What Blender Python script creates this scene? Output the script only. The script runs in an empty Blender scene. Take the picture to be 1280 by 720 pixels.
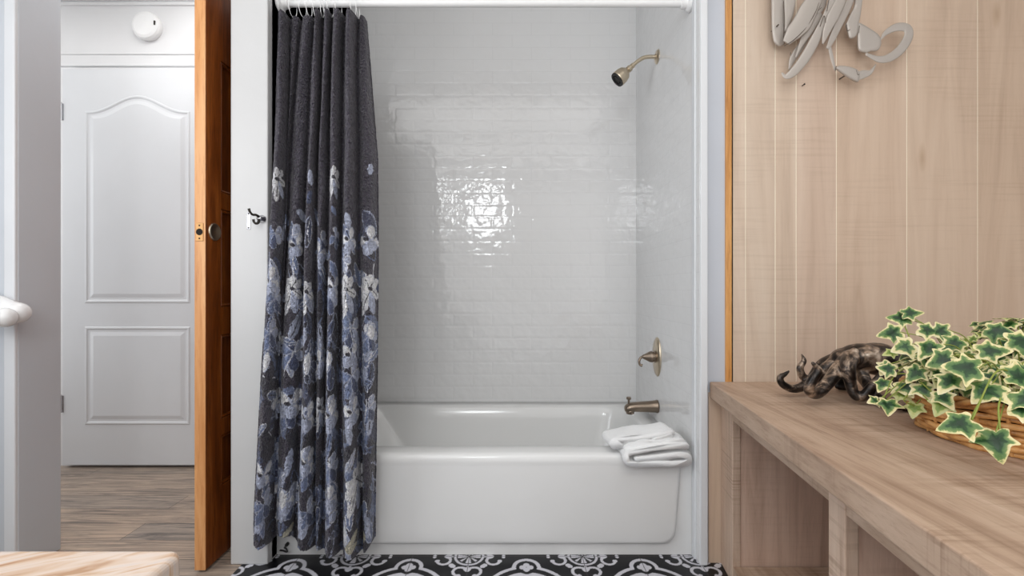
import bpy, bmesh, math, random
import numpy as np
from mathutils import Vector, Matrix, Quaternion, noise
random.seed(7)
rng = np.random.default_rng(7)
PI = math.pi
COL = bpy.context.scene.collection
F = 570.0          # focal length in pixels of the 1280 wide frame
H = 0.968          # camera height

def P(px, py, d):
    return Vector(((px-640)*d/F, d, H-(py-360)*d/F))

def lin(r, g=None, b=None):
    if g is None: g = b = r
    f = lambda c: (c/255/12.92) if c/255 <= .04045 else ((c/255+.055)/1.055)**2.4
    return (f(r), f(g), f(b), 1)

# ------------------------------------------------------------------ materials
class NT:
    def __init__(s, name):
        s.m = bpy.data.materials.new(name); s.m.use_nodes = True
        s.t = s.m.node_tree; s.n = s.t.nodes; s.l = s.t.links
        s.b = s.n['Principled BSDF']
    def new(s, typ, **kw):
        n = s.n.new(typ)
        for k, v in kw.items():
            if k in n.inputs: n.inputs[k].default_value = v
            else: setattr(n, k, v)
        return n
    def link(s, a, b): s.l.new(a, b)
    def coords(s, scale=(1, 1, 1), rot=(0, 0, 0)):
        tc = s.new('ShaderNodeTexCoord'); mp = s.new('ShaderNodeMapping')
        mp.inputs['Scale'].default_value = scale; mp.inputs['Rotation'].default_value = rot
        s.link(tc.outputs['Object'], mp.inputs['Vector']); return mp.outputs['Vector']
    def noise(s, vec, scale=5, detail=4, rough=.5, dist=0):
        n = s.new('ShaderNodeTexNoise'); n.inputs['Scale'].default_value = scale
        n.inputs['Detail'].default_value = detail; n.inputs['Roughness'].default_value = rough
        n.inputs['Distortion'].default_value = dist
        s.link(vec, n.inputs['Vector']); return n.outputs['Fac']
    def ramp(s, fac, stops, interp='LINEAR'):
        r = s.new('ShaderNodeValToRGB'); e = r.color_ramp.elements; r.color_ramp.interpolation = interp
        while len(e) < len(stops): e.new(.5)
        for i, (p, c) in enumerate(stops):
            e[i].position = p; e[i].color = c
        s.link(fac, r.inputs['Fac']); return r.outputs['Color']
    def mix(s, a, b, fac, mode='MIX'):
        m = s.new('ShaderNodeMix', data_type='RGBA', blend_type=mode)
        if isinstance(fac, float): m.inputs[0].default_value = fac
        else: s.link(fac, m.inputs[0])
        for v, i in ((a, 6), (b, 7)):
            if isinstance(v, tuple): m.inputs[i].default_value = v
            else: s.link(v, m.inputs[i])
        return m.outputs[2]
    def bump(s, h, strength=.3, dist=.005, prev=None):
        b = s.new('ShaderNodeBump'); b.inputs['Strength'].default_value = strength
        b.inputs['Distance'].default_value = dist; s.link(h, b.inputs['Height'])
        if prev: s.link(prev, b.inputs['Normal'])
        return b.outputs['Normal']
    def fin(s, color=None, rough=.5, metal=0, normal=None, **kw):
        if color is not None:
            if isinstance(color, tuple): s.b.inputs['Base Color'].default_value = color
            else: s.link(color, s.b.inputs['Base Color'])
        if isinstance(rough, (float, int)): s.b.inputs['Roughness'].default_value = rough
        else: s.link(rough, s.b.inputs['Roughness'])
        s.b.inputs['Metallic'].default_value = metal
        if normal: s.link(normal, s.b.inputs['Normal'])
        for k, v in kw.items(): s.b.inputs[k.replace('_', ' ')].default_value = v
        return s.m

def paint(name, c, rough=.5, bump=.15, var=.03, spec=.5, scale=40):
    t = NT(name); v = t.coords()
    n = t.noise(v, scale, 5); n2 = t.noise(v, 2.3, 3)
    lo = tuple(x*(1-var) for x in c[:3])+(1,); hi = tuple(min(1, x*(1+var)) for x in c[:3])+(1,)
    return t.fin(t.ramp(n2, [(.3, lo), (.7, hi)]), rough, 0, t.bump(n, bump, .002), Specular_IOR_Level=spec)

def wood(name, dark, mid, light, axis='z', scale=1.0, rough=.55, knots=True, cross=0.0, bump=.25, attr=False, spec=.3, pore=1.0):
    t = NT(name)
    st = {'x': (.9, 12, 12), 'y': (12, .9, 12), 'z': (12, 12, .9)}[axis]
    v = t.coords(tuple(k*scale for k in st))
    vf = t.coords(tuple(k*scale*5 for k in st))
    a = t.noise(v, 1.0, 6, .6, .8); b = t.noise(vf, 1.6, 4, .7, .3)
    col = t.ramp(a, [(.25, dark), (.48, mid), (.75, light)])
    col = t.mix(col, t.ramp(b, [(.30, dark), (.5, (1, 1, 1, 1))]), .35*pore, 'MULTIPLY')
    if knots:
        vk = t.coords({'x': (1.2, 4, 4), 'y': (4, 1.2, 4), 'z': (4, 4, 1.2)}[axis])
        vo = t.new('ShaderNodeTexVoronoi'); vo.inputs['Scale'].default_value = 1.4
        t.link(vk, vo.inputs['Vector'])
        k = t.ramp(vo.outputs['Distance'], [(0, (.42, .32, .24, 1)), (.045, (.75, .68, .6, 1)), (.10, (1, 1, 1, 1))])
        col = t.mix(col, k, .6, 'MULTIPLY')
    n = t.bump(b, bump, .0015)
    if cross > 0:      # saw marks across the grain
        cs = {'x': (120, 4, 4), 'y': (4, 120, 4), 'z': (4, 4, 120)}[axis]
        c = t.noise(t.coords(cs), 1.0, 2, .5, .2)
        m = t.noise(t.coords((2.5, 2.5, 2.5)), 1.6, 2)
        mk = t.ramp(m, [(.44, (0, 0, 0, 1)), (.58, (1, 1, 1, 1))])
        dk = t.ramp(c, [(.33, (.55, .48, .42, 1)), (.50, (1, 1, 1, 1))])
        inv = t.mix((1, 1, 1, 1), dk, mk)
        col = t.mix(col, inv, cross, 'MULTIPLY')
        n = t.bump(c, .2*cross, .001, n)
    if attr:
        at = t.new('ShaderNodeAttribute', attribute_name='tint')
        col = t.mix(col, at.outputs['Color'], 1.0, 'MULTIPLY')
    return t.fin(col, rough, 0, n, Specular_IOR_Level=spec)

def metal(name, c, rough=.25, var=.08):
    t = NT(name); n = t.noise(t.coords(), 30, 3)
    lo = tuple(x*(1-var) for x in c[:3])+(1,)
    return t.fin(t.ramp(n, [(.3, lo), (.7, c)]), rough, 1.0, t.bump(n, .03, .001))

M = {}
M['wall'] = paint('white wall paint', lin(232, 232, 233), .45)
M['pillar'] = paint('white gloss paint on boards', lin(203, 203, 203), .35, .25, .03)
M['shadewall'] = paint('wall paint greyed for shade', lin(202, 207, 213), .45, .2)  # shade put into the paint: greyed where light is blocked on the left
M['doorwhite'] = paint('white door paint', lin(222, 224, 227), .38, .08)
M['ceiling'] = paint('ceiling paint', lin(238, 238, 236), .7)
M['tub'] = paint('white tub enamel', lin(232, 232, 231), .12, .02, .01, .6)
M['rod'] = paint('white rod enamel', lin(238, 238, 238), .25, .02)
M['plastic'] = paint('white plastic', lin(238, 238, 238), .35, .03)
M['ceramic'] = paint('white ceramic', lin(236, 236, 236), .15, .02)
M['nickel'] = metal('brushed nickel', lin(206, 192, 170), .3)
M['nickeldark'] = metal('dark brushed nickel', lin(146, 132, 118), .3)
M['chrome'] = metal('chrome', lin(205, 205, 208), .18)
M['brass'] = metal('lacquered brass', lin(176, 136, 92), .45)
M['black'] = paint('black rubber', lin(22, 20, 20), .5)
M['darkhole'] = paint('dark bore', lin(24, 16, 10), .9)
M['iron'] = metal('dark iron', lin(70, 66, 62), .35)
M['sculpt'] = NT('brushed pewter sheet').fin(lin(186, 178, 170), .45, .35)
M['sculptdark'] = paint('blackened steel slot', lin(95, 84, 74), .6)
M['doorwood'] = wood('varnished cedar', lin(78, 36, 10), lin(124, 62, 20), lin(176, 100, 40), 'z', 1.8, .3, False, 0, .1, spec=.3, pore=1.6)
M['dooredge'] = wood('varnished pine edge', lin(190, 126, 74), lin(216, 158, 104), lin(230, 182, 134), 'z', 1.2, .4, False)
M['trimwood'] = wood('orange pine trim', lin(150, 92, 40), lin(208, 150, 88), lin(228, 176, 112), 'z', 1.5, .4, False)
M['wallboard'] = wood('whitewashed pine boards', lin(188, 165, 146), lin(207, 185, 165), lin(219, 200, 181), 'z', .8, .6, True, .13, .08, attr=True, pore=.22)
M['groove'] = paint('pale groove', lin(255, 246, 226), .6)
M['bench'] = wood('limed oak', lin(150, 122, 102), lin(184, 157, 135), lin(206, 181, 160), 'y', 1.5, .5, True, .5, .3, pore=.8)
M['benchz'] = wood('limed oak upright', lin(176, 150, 130), lin(204, 178, 158), lin(218, 196, 176), 'z', 1.3, .55, False, .8, .3, pore=.7)
M['benchin'] = wood('limed oak inner panel', lin(180, 150, 132), lin(212, 182, 163), lin(226, 198, 180), 'z', 1.2, .6, False, .15, .3, pore=.5)
M['palepine'] = wood('pale pine board', lin(196, 172, 150), lin(212, 188, 166), lin(222, 200, 180), 'z', .8, .6, True, 0, pore=.4)

def mk_tile(name, horizontal_axis, wav, jb=.32):
    t = NT(name)
    tc = t.new('ShaderNodeTexCoord'); sp = t.new('ShaderNodeSeparateXYZ'); cb = t.new('ShaderNodeCombineXYZ')
    t.link(tc.outputs['Object'], sp.inputs[0])
    t.link(sp.outputs[0 if horizontal_axis == 'x' else 1], cb.inputs[0]); t.link(sp.outputs[2], cb.inputs[1])
    def brick(sm):
        br = t.new('ShaderNodeTexBrick'); br.offset = .5
        br.inputs['Scale'].default_value = 1; br.inputs['Brick Width'].default_value = .206
        br.inputs['Row Height'].default_value = .0640; br.inputs['Mortar Size'].default_value = sm
        br.inputs['Mortar Smooth'].default_value = 1.0; br.inputs['Bias'].default_value = 0
        br.inputs['Color1'].default_value = (0, 0, 0, 1); br.inputs['Color2'].default_value = (1, 1, 1, 1)
        br.inputs['Mortar'].default_value = (.5, .5, .5, 1)
        t.link(cb.outputs[0], br.inputs['Vector']); return br
    b1 = brick(.0011); b2 = brick(.012)
    col = t.mix(lin(228, 228, 228), lin(214, 214, 215), b1.outputs['Fac'])
    inv = t.new('ShaderNodeMath', operation='MULTIPLY'); inv.inputs[1].default_value = -1
    t.link(b2.outputs['Fac'], inv.inputs[0])
    v = t.coords()
    n = t.noise(v, 15, 2, .5)
    n2 = t.noise(v, 55, 1.5, .5)
    nn = t.bump(n, wav, .012)
    nn = t.bump(n2, wav*.35, .004, nn)
    nn = t.bump(inv.outputs[0], jb, .0012, nn)
    return t.fin(col, .07, 0, nn, Specular_IOR_Level=.55)
M['tile'] = mk_tile('glossy white subway tile', 'x', .26)
M['tileside'] = mk_tile('glossy white side wall', 'y', .18, .03)

def mk_vc(name, rough, bumpscale=0, bs=.5, bd=.003, spec=.5, **kw):
    t = NT(name); at = t.new('ShaderNodeAttribute', attribute_name='col')
    nrm = None
    if bumpscale:
        v = t.coords(); n = t.noise(v, bumpscale, 3, .6, 1.2); nrm = t.bump(n, bs, bd)
    return t.fin(at.outputs['Color'], rough, 0, nrm, Specular_IOR_Level=spec, **kw)
M['floortile'] = mk_vc('patterned encaustic tile', .3, 60, .05, .001, .35)

def mk_curtain():
    t = NT('puckered shower curtain fabric'); at = t.new('ShaderNodeAttribute', attribute_name='col')
    v = t.coords((1, .6, .8))
    vo = t.new('ShaderNodeTexVoronoi', feature='DISTANCE_TO_EDGE'); vo.inputs['Scale'].default_value = 85
    wn = t.new('ShaderNodeTexNoise'); wn.inputs['Scale'].default_value = 50; t.link(v, wn.inputs['Vector'])
    mv = t.mix(v, wn.outputs['Color'], .025); t.link(mv, vo.inputs['Vector'])
    n = t.noise(v, 60, 3, .6, 2.5)
    nr = t.bump(vo.outputs['Distance'], .8, .014); nr = t.bump(n, 1.0, .014, nr)
    dark = t.ramp(n, [(.38, (.55, .54, .57, 1)), (.6, (1.0, 1.0, 1.0, 1))])  # crease shade in the colour: pucker valleys darkened
    col = t.mix(at.outputs['Color'], dark, .42, 'MULTIPLY')
    return t.fin(col, .55, 0, nr, Specular_IOR_Level=.45, Sheen_Weight=.25)
M['curtain'] = mk_curtain()

def mk_vinyl():
    t = NT('grey brown vinyl planks')
    tc = t.new('ShaderNodeTexCoord')
    br = t.new('ShaderNodeTexBrick'); br.offset = .37
    for k, x in (('Scale', 1), ('Brick Width', 1.1), ('Row Height', .125), ('Mortar Size', .0012), ('Mortar Smooth', .3)):
        br.inputs[k].default_value = x
    br.inputs['Color1'].default_value = lin(180, 166, 152); br.inputs['Color2'].default_value = lin(152, 146, 140)
    br.inputs['Mortar'].default_value = lin(60, 52, 46)
    t.link(tc.outputs['Object'], br.inputs['Vector'])
    a = t.noise(t.coords((1.8, 26, 1)), 1.8, 7, .7, 1.0)
    st = t.ramp(a, [(.34, lin(112, 104, 98)), (.48, lin(205, 194, 184)), (.60, lin(255, 238, 220))])
    col = t.mix(br.outputs['Color'], st, .85, 'MULTIPLY')
    col = t.mix(col, (1.22, 1.22, 1.24, 1), 1.0, 'MULTIPLY')
    return t.fin(col, .4, 0, t.bump(a, .1, .001))
M['vinyl'] = mk_vinyl()

def mk_stone():
    t = NT('cream veined marble')
    v = t.coords((1, 1, 1), (0, 0, .75))
    n = t.noise(v, 3, 5, .6, .5)
    v2 = t.new('ShaderNodeMapping'); v2.inputs['Scale'].default_value = (7, 48, 7)
    v0 = t.coords((1, 1, 1), (0, 0, -.50)); t.link(v0, v2.inputs['Vector'])
    a = t.noise(v2.outputs['Vector'], 1.3, 2, .5, 1.6)
    c = t.ramp(a, [(.30, lin(176, 138, 106)), (.42, lin(200, 172, 148)), (.56, lin(212, 194, 180)), (.72, lin(204, 192, 186))])
    c = t.mix(c, t.ramp(n, [(.4, (1, 1, 1, 1)), (.7, (.93, .84, .74, 1))]), .6, 'MULTIPLY')
    return t.fin(c, .25, 0, None)
M['stone'] = mk_stone()

def mk_octo():
    t = NT('aged bronze with worn silver')
    v = t.coords(); a = t.noise(v, 20, 5, .65, .8); b = t.noise(v, 90, 3)
    c = t.ramp(a, [(.40, lin(30, 26, 24)), (.50, lin(70, 60, 54)), (.58, lin(150, 130, 112)), (.68, lin(214, 196, 178))])
    return t.fin(c, .30, .45, t.bump(b, .4, .002), Specular_IOR_Level=.5)
M['octo'] = mk_octo()

def mk_leaf():
    t = NT('variegated ivy leaf')
    at = t.new('ShaderNodeAttribute', attribute_name='ring'); tn = t.new('ShaderNodeAttribute', attribute_name='leaf')
    v = t.coords(); n = t.noise(v, 62, 3, .6, .6)
    ad = t.new('ShaderNodeMath', operation='MULTIPLY_ADD'); ad.inputs[1].default_value = .95
    t.link(n, ad.inputs[0]); t.link(at.outputs['Fac'], ad.inputs[2])
    ad2 = t.new('ShaderNodeMath', operation='MULTIPLY_ADD'); ad2.inputs[1].default_value = .34
    t.link(tn.outputs['Fac'], ad2.inputs[0]); t.link(ad.outputs[0], ad2.inputs[2])
    mp = t.new('ShaderNodeMath', operation='MULTIPLY'); mp.inputs[1].default_value = .55; t.link(ad2.outputs[0], mp.inputs[0])
    c = t.ramp(mp.outputs[0], [(.34, lin(20, 48, 24)), (.54, lin(32, 70, 30)), (.58, lin(70, 104, 56)), (.72, lin(106, 134, 74)), (.78, lin(218, 206, 148)), (.95, lin(232, 222, 182))])
    young = t.mix(c, lin(150, 172, 70), .5)
    yf = t.ramp(tn.outputs['Fac'], [(.78, (0, 0, 0, 1)), (.84, (1, 1, 1, 1))])
    c2 = t.mix(c, young, yf)
    m = t.fin(c2, .38, 0, t.bump(n, .2, .002), Specular_IOR_Level=.4)
    return m
M['leaf'] = mk_leaf()
M['vine'] = paint('ivy vine', lin(138, 150, 62), .5)
M['soil'] = paint('dark potting soil', lin(52, 38, 28), .95, 1.0, .3, .2, 60)
def mk_wicker():
    t = NT('honey wicker'); v = t.coords(); n = t.noise(v, 28, 4, .6)
    return t.fin(t.ramp(n, [(.28, lin(132, 82, 38)), (.5, lin(206, 150, 88)), (.72, lin(230, 184, 122))]), .42, 0, t.bump(t.noise(v, 120, 2), .3, .001))
M['wicker'] = mk_wicker()
def mk_towel():
    t = NT('white terry cloth'); v = t.coords(); n = t.noise(v, 380, 2, .7); n2 = t.noise(v, 60, 3)
    nr = t.bump(n, .7, .0025); nr = t.bump(n2, .3, .004, nr)
    return t.fin(lin(246, 246, 246), .95, 0, nr, Specular_IOR_Level=.1, Sheen_Weight=.3)
M['towel'] = mk_towel()

# ------------------------------------------------------------------ helpers
def link(o, parent=None):
    COL.objects.link(o)
    if parent is not None: o.parent = parent
    return o
def obj(name, bm, mat, parent=None, bevel=0, smooth=False, seg=2, sub=0, angle=35):
    me = bpy.data.meshes.new(name)
    if isinstance(bm, bpy.types.Mesh): me = bm
    else:
        bmesh.ops.recalc_face_normals(bm, faces=bm.faces); bm.to_mesh(me); bm.free()
    o = bpy.data.objects.new(name, me)
    mats = mat if isinstance(mat, (list, tuple)) else [mat]
    for x in mats: me.materials.append(x)
    link(o, parent)
    if parent is not None:
        o.matrix_parent_inverse = Matrix.Translation(-parent.location) if parent.type == 'EMPTY' else Matrix()
    if smooth: me.polygons.foreach_set('use_smooth', [True]*len(me.polygons))
    if bevel:
        b = o.modifiers.new('bevel', 'BEVEL'); b.width = bevel; b.segments = seg; b.limit_method = 'ANGLE'; b.angle_limit = math.radians(angle)
        b.harden_normals = False
    if sub:
        s = o.modifiers.new('sub', 'SUBSURF'); s.levels = s.render_levels = sub
    return o
def thing(name, loc, label, cat, group=None, kind=None):
    o = bpy.data.objects.new(name, None); COL.objects.link(o); o.location = loc; o.empty_display_size = .05
    tag(o, label, cat, group, kind); return o
def tag(o, label=None, cat=None, group=None, kind=None):
    if label: o['label'] = label
    if cat: o['category'] = cat
    if group: o['group'] = group
    if kind: o['kind'] = kind
    return o
def struct(o, label=None, cat=None): return tag(o, label, cat, None, 'structure')
def box(bm, lo, hi):
    x0, y0, z0 = lo; x1, y1, z1 = hi
    v = [bm.verts.new(c) for c in ((x0,y0,z0),(x1,y0,z0),(x1,y1,z0),(x0,y1,z0),(x0,y0,z1),(x1,y0,z1),(x1,y1,z1),(x0,y1,z1))]
    for f in ((0,3,2,1),(4,5,6,7),(0,1,5,4),(1,2,6,5),(2,3,7,6),(3,0,4,7)): bm.faces.new([v[i] for i in f])
    return v
def prism(bm, pts, z0, z1):            # plan polygon (x, y) extruded in z
    a = [bm.verts.new((x, y, z0)) for x, y in pts]; b = [bm.verts.new((x, y, z1)) for x, y in pts]
    n = len(pts); bm.faces.new(a[::-1]); bm.faces.new(b)
    for i in range(n): bm.faces.new((a[i], a[(i+1) % n], b[(i+1) % n], b[i]))
def fprism(bm, pts, y0, y1):           # frontal polygon (x, z) extruded in y
    a = [bm.verts.new((x, y0, z)) for x, z in pts]; b = [bm.verts.new((x, y1, z)) for x, z in pts]
    n = len(pts); bm.faces.new(a); bm.faces.new(b[::-1])
    for i in range(n): bm.faces.new((a[(i+1) % n], a[i], b[i], b[(i+1) % n]))
def frame_for(t, up=Vector((0, 0, 1))):
    t = t.normalized()
    if abs(t.dot(up)) > .98: up = Vector((0, 1, 0))
    a = t.cross(up).normalized(); b = a.cross(t).normalized(); return a, b
def catmull(pts, n):
    pts = [Vector(p) for p in pts]; out = []
    ext = [pts[0]*2-pts[1]]+pts+[pts[-1]*2-pts[-2]]
    for i in range(1, len(ext)-2):
        p0, p1, p2, p3 = ext[i-1:i+3]
        for k in range(n):
            t = k/n
            out.append(.5*((2*p1)+(p2-p0)*t+(2*p0-5*p1+4*p2-p3)*t*t+(3*p1-p0-3*p2+p3)*t**3))
    out.append(pts[-1]); return out
def interp(vals, n):                   # values at control points spread over a catmull result
    out = []
    for i in range(len(vals)-1):
        for k in range(n): out.append(vals[i]+(vals[i+1]-vals[i])*k/n)
    out.append(vals[-1]); return out
def tube(bm, pts, radii, seg=10, closed=False, caps=True, flat=1.0, upv=None):
    pts = [Vector(p) for p in pts]; n = len(pts)
    if isinstance(radii, (int, float)): radii = [radii]*n
    rings = []; prev = None
    for i, p in enumerate(pts):
        if closed: t = pts[(i+1) % n]-pts[i-1]
        else: t = pts[min(i+1, n-1)]-pts[max(i-1, 0)]
        t.normalize()
        if upv is not None: a = t.cross(upv).normalized(); b = a.cross(t).normalized()
        elif prev is None: a, b = frame_for(t)
        else:
            a = (prev-t*prev.dot(t)).normalized(); b = t.cross(a).normalized()*-1; b = a.cross(t).normalized()
        prev = a
        rings.append([bm.verts.new(p+(a*math.cos(w)+b*math.sin(w)*flat)*radii[i]) for w in [2*PI*k/seg for k in range(seg)]])
    m = n if closed else n-1
    for i in range(m):
        r0, r1 = rings[i], rings[(i+1) % n]
        for k in range(seg): bm.faces.new((r0[k], r0[(k+1) % seg], r1[(k+1) % seg], r1[k]))
    if caps and not closed: bm.faces.new(rings[0][::-1]); bm.faces.new(rings[-1])
    return rings
def lathe(bm, prof, origin, axis, seg=32):   # prof: list of (r, h) along axis
    axis = Vector(axis).normalized(); a, b = frame_for(axis); o = Vector(origin); rings = []
    for r, h in prof:
        if r < 1e-6: rings.append([bm.verts.new(o+axis*h)])
        else: rings.append([bm.verts.new(o+axis*h+(a*math.cos(2*PI*k/seg)+b*math.sin(2*PI*k/seg))*r) for k in range(seg)])
    for r0, r1 in zip(rings, rings[1:]):
        if len(r0) == 1 and len(r1) == 1: continue
        for k in range(seg):
            k2 = (k+1) % seg
            if len(r0) == 1: bm.faces.new((r0[0], r1[k2], r1[k]))
            elif len(r1) == 1: bm.faces.new((r0[k], r0[k2], r1[0]))
            else: bm.faces.new((r0[k], r0[k2], r1[k2], r1[k]))
    for rr, fl in ((rings[0], True), (rings[-1], False)):
        if len(rr) > 1: bm.faces.new(rr[::-1] if fl else rr)
def B(): return bmesh.new()
def simple_box(name, lo, hi, mat, parent=None, bevel=0):
    b = B(); box(b, lo, hi); return obj(name, b, mat, parent, bevel)
def grid_mesh(name, V, nu, nv, attr, col, smooth=True, closed_u=False):
    me = bpy.data.meshes.new(name)
    me.vertices.add(len(V)); me.vertices.foreach_set('co', V.astype(np.float32).ravel())
    i = np.arange(nv-1)[:, None]*nu+np.arange(nu-1)[None, :]
    q = np.stack([i, i+1, i+1+nu, i+nu], -1).reshape(-1, 4)
    me.loops.add(q.size); me.loops.foreach_set('vertex_index', q.ravel().astype(np.int32))
    me.polygons.add(len(q)); me.polygons.foreach_set('loop_start', np.arange(0, q.size, 4, dtype=np.int32))
    me.update(calc_edges=True)
    me.polygons.foreach_set('use_smooth', np.full(len(q), smooth))
    if attr:
        a = me.color_attributes.new(name=attr, type='FLOAT_COLOR', domain='POINT')
        c = np.ones((len(V), 4), np.float32); c[:, :3] = col; a.data.foreach_set('color', c.ravel())
    return me

# ------------------------------------------------------------------ key distances
XL, XR = -.855, .656            # alcove side walls
YT, YB = 1.65, 2.41             # tub front / alcove back wall
YP = 1.595                      # front face of the pilasters
YL = 1.545                      # front face of the left wall
YW = 1.615                      # wood wall plane
CEIL = 2.62
YH = 2.485                      # hall far wall
XLW, XRW, YF = -2.0, 1.88, -1.25

# ------------------------------------------------------------------ floor tile pattern
T2 = .408
def tile_col(x, y):
    # x, y arrays; medallion centres at (.05, 1.446), wheels at the cell corners
    cx = (x-.05+T2/2) % T2-T2/2; cy = (y-1.440+T2/2) % T2-T2/2
    ax, ay = np.abs(cx), np.abs(cy)
    w = np.zeros_like(x, bool)
    big, small = np.maximum(ax, ay), np.minimum(ax, ay)      # fold to one octant: bump on the axis
    r = np.hypot(cx, cy)
    def bump_d(R, rb, c): return np.minimum(r-R, np.hypot(big-c, small)-rb)
    out = bump_d(.147, .050, .140)
    ring = (out < 0) & (out > -.0135)
    w |= ring
    inner = (r < .118)
    # inner medallion: white lobed disc with dark figure
    ang = np.arctan2(small, big)
    lob = .108+.010*np.cos(4*np.arctan2(cy, cx))
    d1 = r < .112
    notch = np.hypot(big-.118, small) < .016
    w |= d1 & ~notch
    ell = (r > .060) & (r < .086) & (small > .014)
    w &= ~(ell & d1)
    w |= (r > .067) & (r < .079) & (small > .03)
    w &= ~((r < .045) & (r > .034))
    w &= ~((r < .02))
    # quatrefoil inside the bump
    qx, qy = big-.140, small
    dq = np.minimum(np.minimum(np.hypot(qx-.0125, qy), np.hypot(qx+.0125, qy)), np.hypot(qx, qy-.0135))
    in_b = np.hypot(qx, qy) < .0355
    w = np.where(in_b, dq < .0115, w)
    # wheel at the cell corner
    wx, wy = T2/2-ax, T2/2-ay
    wr = np.hypot(wx, wy); wa = np.arctan2(wy, wx)
    rim = (wr < .054) & (wr > .045)
    petal = (wr < .041) & (np.abs(np.sin(2*wa)) < .72-wr*6) & (wr > .004)
    petal |= (wr < .039) & (wr > .012) & (np.abs(np.cos(2*wa)) < .26)
    w = np.where(wr < .054, rim | petal, w)
    # scrolls between wheel and medallion (mirror over the diagonal)
    u, v = np.maximum(wx, wy), np.minimum(wx, wy)            # u along edge from the wheel, v off the edge
    def arc(px, py, R, th, a0, a1):
        d = np.hypot(u-px, v-py); a = np.degrees(np.arctan2(v-py, u-px)) % 360
        return (np.abs(d-R) < th) & ((a-a0) % 360 < (a1-a0) % 360)
    s = arc(.088, .024, .0235, .0052, 20, 265) | (np.hypot(u-.1105, v-.0275) < .0085)
    s |= arc(.071, -.006, .0155, .0042, 15, 120) & (v > 0)
    s |= (np.hypot(u-.058, v-.052) < .0095) | arc(.050, .040, .015, .0045, 20, 170)
    s |= (np.hypot(u-.124, v-.0045) < .006)
    s |= (np.abs(v-.0) < .004) & (u > .055) & (u < .07)
    w |= s & (out > .003) & (wr > .054)
    # tile joints
    g = (np.abs((x-.05+T2/4) % (T2/2)-T2/4) < .0009) | (np.abs((y-1.440+T2/4) % (T2/2)-T2/4) < .0009)
    dk = np.array(lin(13, 13, 18)[:3]); wh = np.array(lin(206, 205, 212)[:3])
    n = (np.sin(x*31+y*17)*np.sin(x*13-y*41))*.04
    c = np.where(w[..., None], wh, dk)*(1+n[..., None])
    c = np.where(g[..., None], np.array(lin(60, 56, 56)[:3]), c)
    return c
def floor_patch(x0, x1, y0, y1, st):
    nx = int((x1-x0)/st)+1; ny = int((y1-y0)/st)+1
    X, Y = np.meshgrid(np.linspace(x0, x1, nx), np.linspace(y0, y1, ny))
    c = tile_col(X, Y); return np.stack([X.ravel(), Y.ravel(), np.zeros(X.size)], 1), nx, ny, c.reshape(-1, 3)
XT = -.946
V, nx, ny, c = floor_patch(XT, XRW, 1.10, 1.70, .0022)
me = grid_mesh('floor', V, nx, ny, 'col', c, False)
fl = obj('floor', me, M['floortile']); struct(fl, 'black and white patterned cement tile floor in front of the bathtub', 'floor')
V, nx, ny, c = floor_patch(XT, XRW, YF, 1.10, .006)
me = grid_mesh('floor', V, nx, ny, 'col', c, False)
f2 = obj('floor', me, M['floortile']); struct(f2, 'black and white patterned cement tile floor nearest the camera', 'floor')
hf = simple_box('floor_hall', (-3.4, YF, -.03), (XT, YH+.05, 0.0), M['vinyl'])
struct(hf, 'grey brown wood plank floor of the hall', 'floor')
sub = simple_box('floor_base', (XT, YF, -.05), (XRW, YH+.05, -.004), M['black']); struct(sub, 'floor slab under the tiles', 'floor')

# ------------------------------------------------------------------ walls
def wallbox(name, lo, hi, mat, label, bevel=0): return struct(simple_box(name, lo, hi, mat, None, bevel), label, 'wall')
wallbox('ceiling', (-3.4, YF-.1, CEIL), (XRW+.1, YH+.1, CEIL+.05), M['ceiling'], 'white ceiling')
wallbox('wall_back', (-3.4, YH, 0), (-.9, YH+.08, CEIL), M['wall'], 'white hall wall behind the white panel door')
wallbox('wall_hall_left', (-3.48, YF, 0), (-3.4, YH+.1, CEIL), M['wall'], 'far left end wall of the hall')
wallbox('wall_front', (-3.4, YF-.08, 0), (XRW+.1, YF, CEIL), M['wall'], 'white wall behind the camera')
wallbox('wall_right', (XRW, YF, 0), (XRW+.08, YW+.1, CEIL), M['wall'], 'right side wall beyond the bench')
wallbox('wall_left', (XLW, YL, 0), (P(22.5, 0, YL).x, YL+.148, CEIL), M['shadewall'], 'wall left of the hall opening, its colour greyed for shade', .003)
wallbox('wall_bathroom_left', (XLW-.08, YF, 0), (XLW, YP+.12, CEIL), M['shadewall'], 'left side wall of the bathroom')
# batten on the left wall
b = B(); fprism(b, [(P(8,0,YL).x, 0), (P(22,0,YL).x, 0), (P(22,0,YL).x, CEIL), (P(8,0,YL).x, CEIL)], YL-.010, YL+.006)
struct(obj('trim_1', b, M['doorwhite'], None, .005, seg=4), 'white vertical batten on the left wall', 'trim')
# pilaster left of the tub: hides the end of the wooden door
pl = -.985
wallbox('wall_pilaster_left', (pl, YP, 0), (XL, YH, CEIL), M['pillar'], 'white pilaster between the wooden door and the shower curtain', .004)
# right alcove wall and its face
wallbox('wall_alcove_right', (XR, YP, 0), (P(884, 0, YP).x, YB+.1, CEIL), M['tileside'], 'glossy white end wall of the shower alcove', .003)
b = B(); box(b, (XR-.006, YT-.025, 0), (XR+.002, YT+.002, CEIL)); box(b, (XR+.001, YP-.006, 0), (P(884,0,YP).x, YP+.002, CEIL))
struct(obj('trim_2', b, M['doorwhite'], None, .003), 'white edge trim of the shower alcove', 'trim')
wallbox('wall_alcove_back', (XL-.05, YB, 0), (XR+.05, YB+.08, CEIL), M['tile'], 'glossy white subway tiled back wall of the shower')
wallbox('wall_alcove_left', (XL-.004, YP+.03, 0), (XL, YB, CEIL), M['tileside'], 'glossy white left end wall of the shower alcove')
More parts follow.
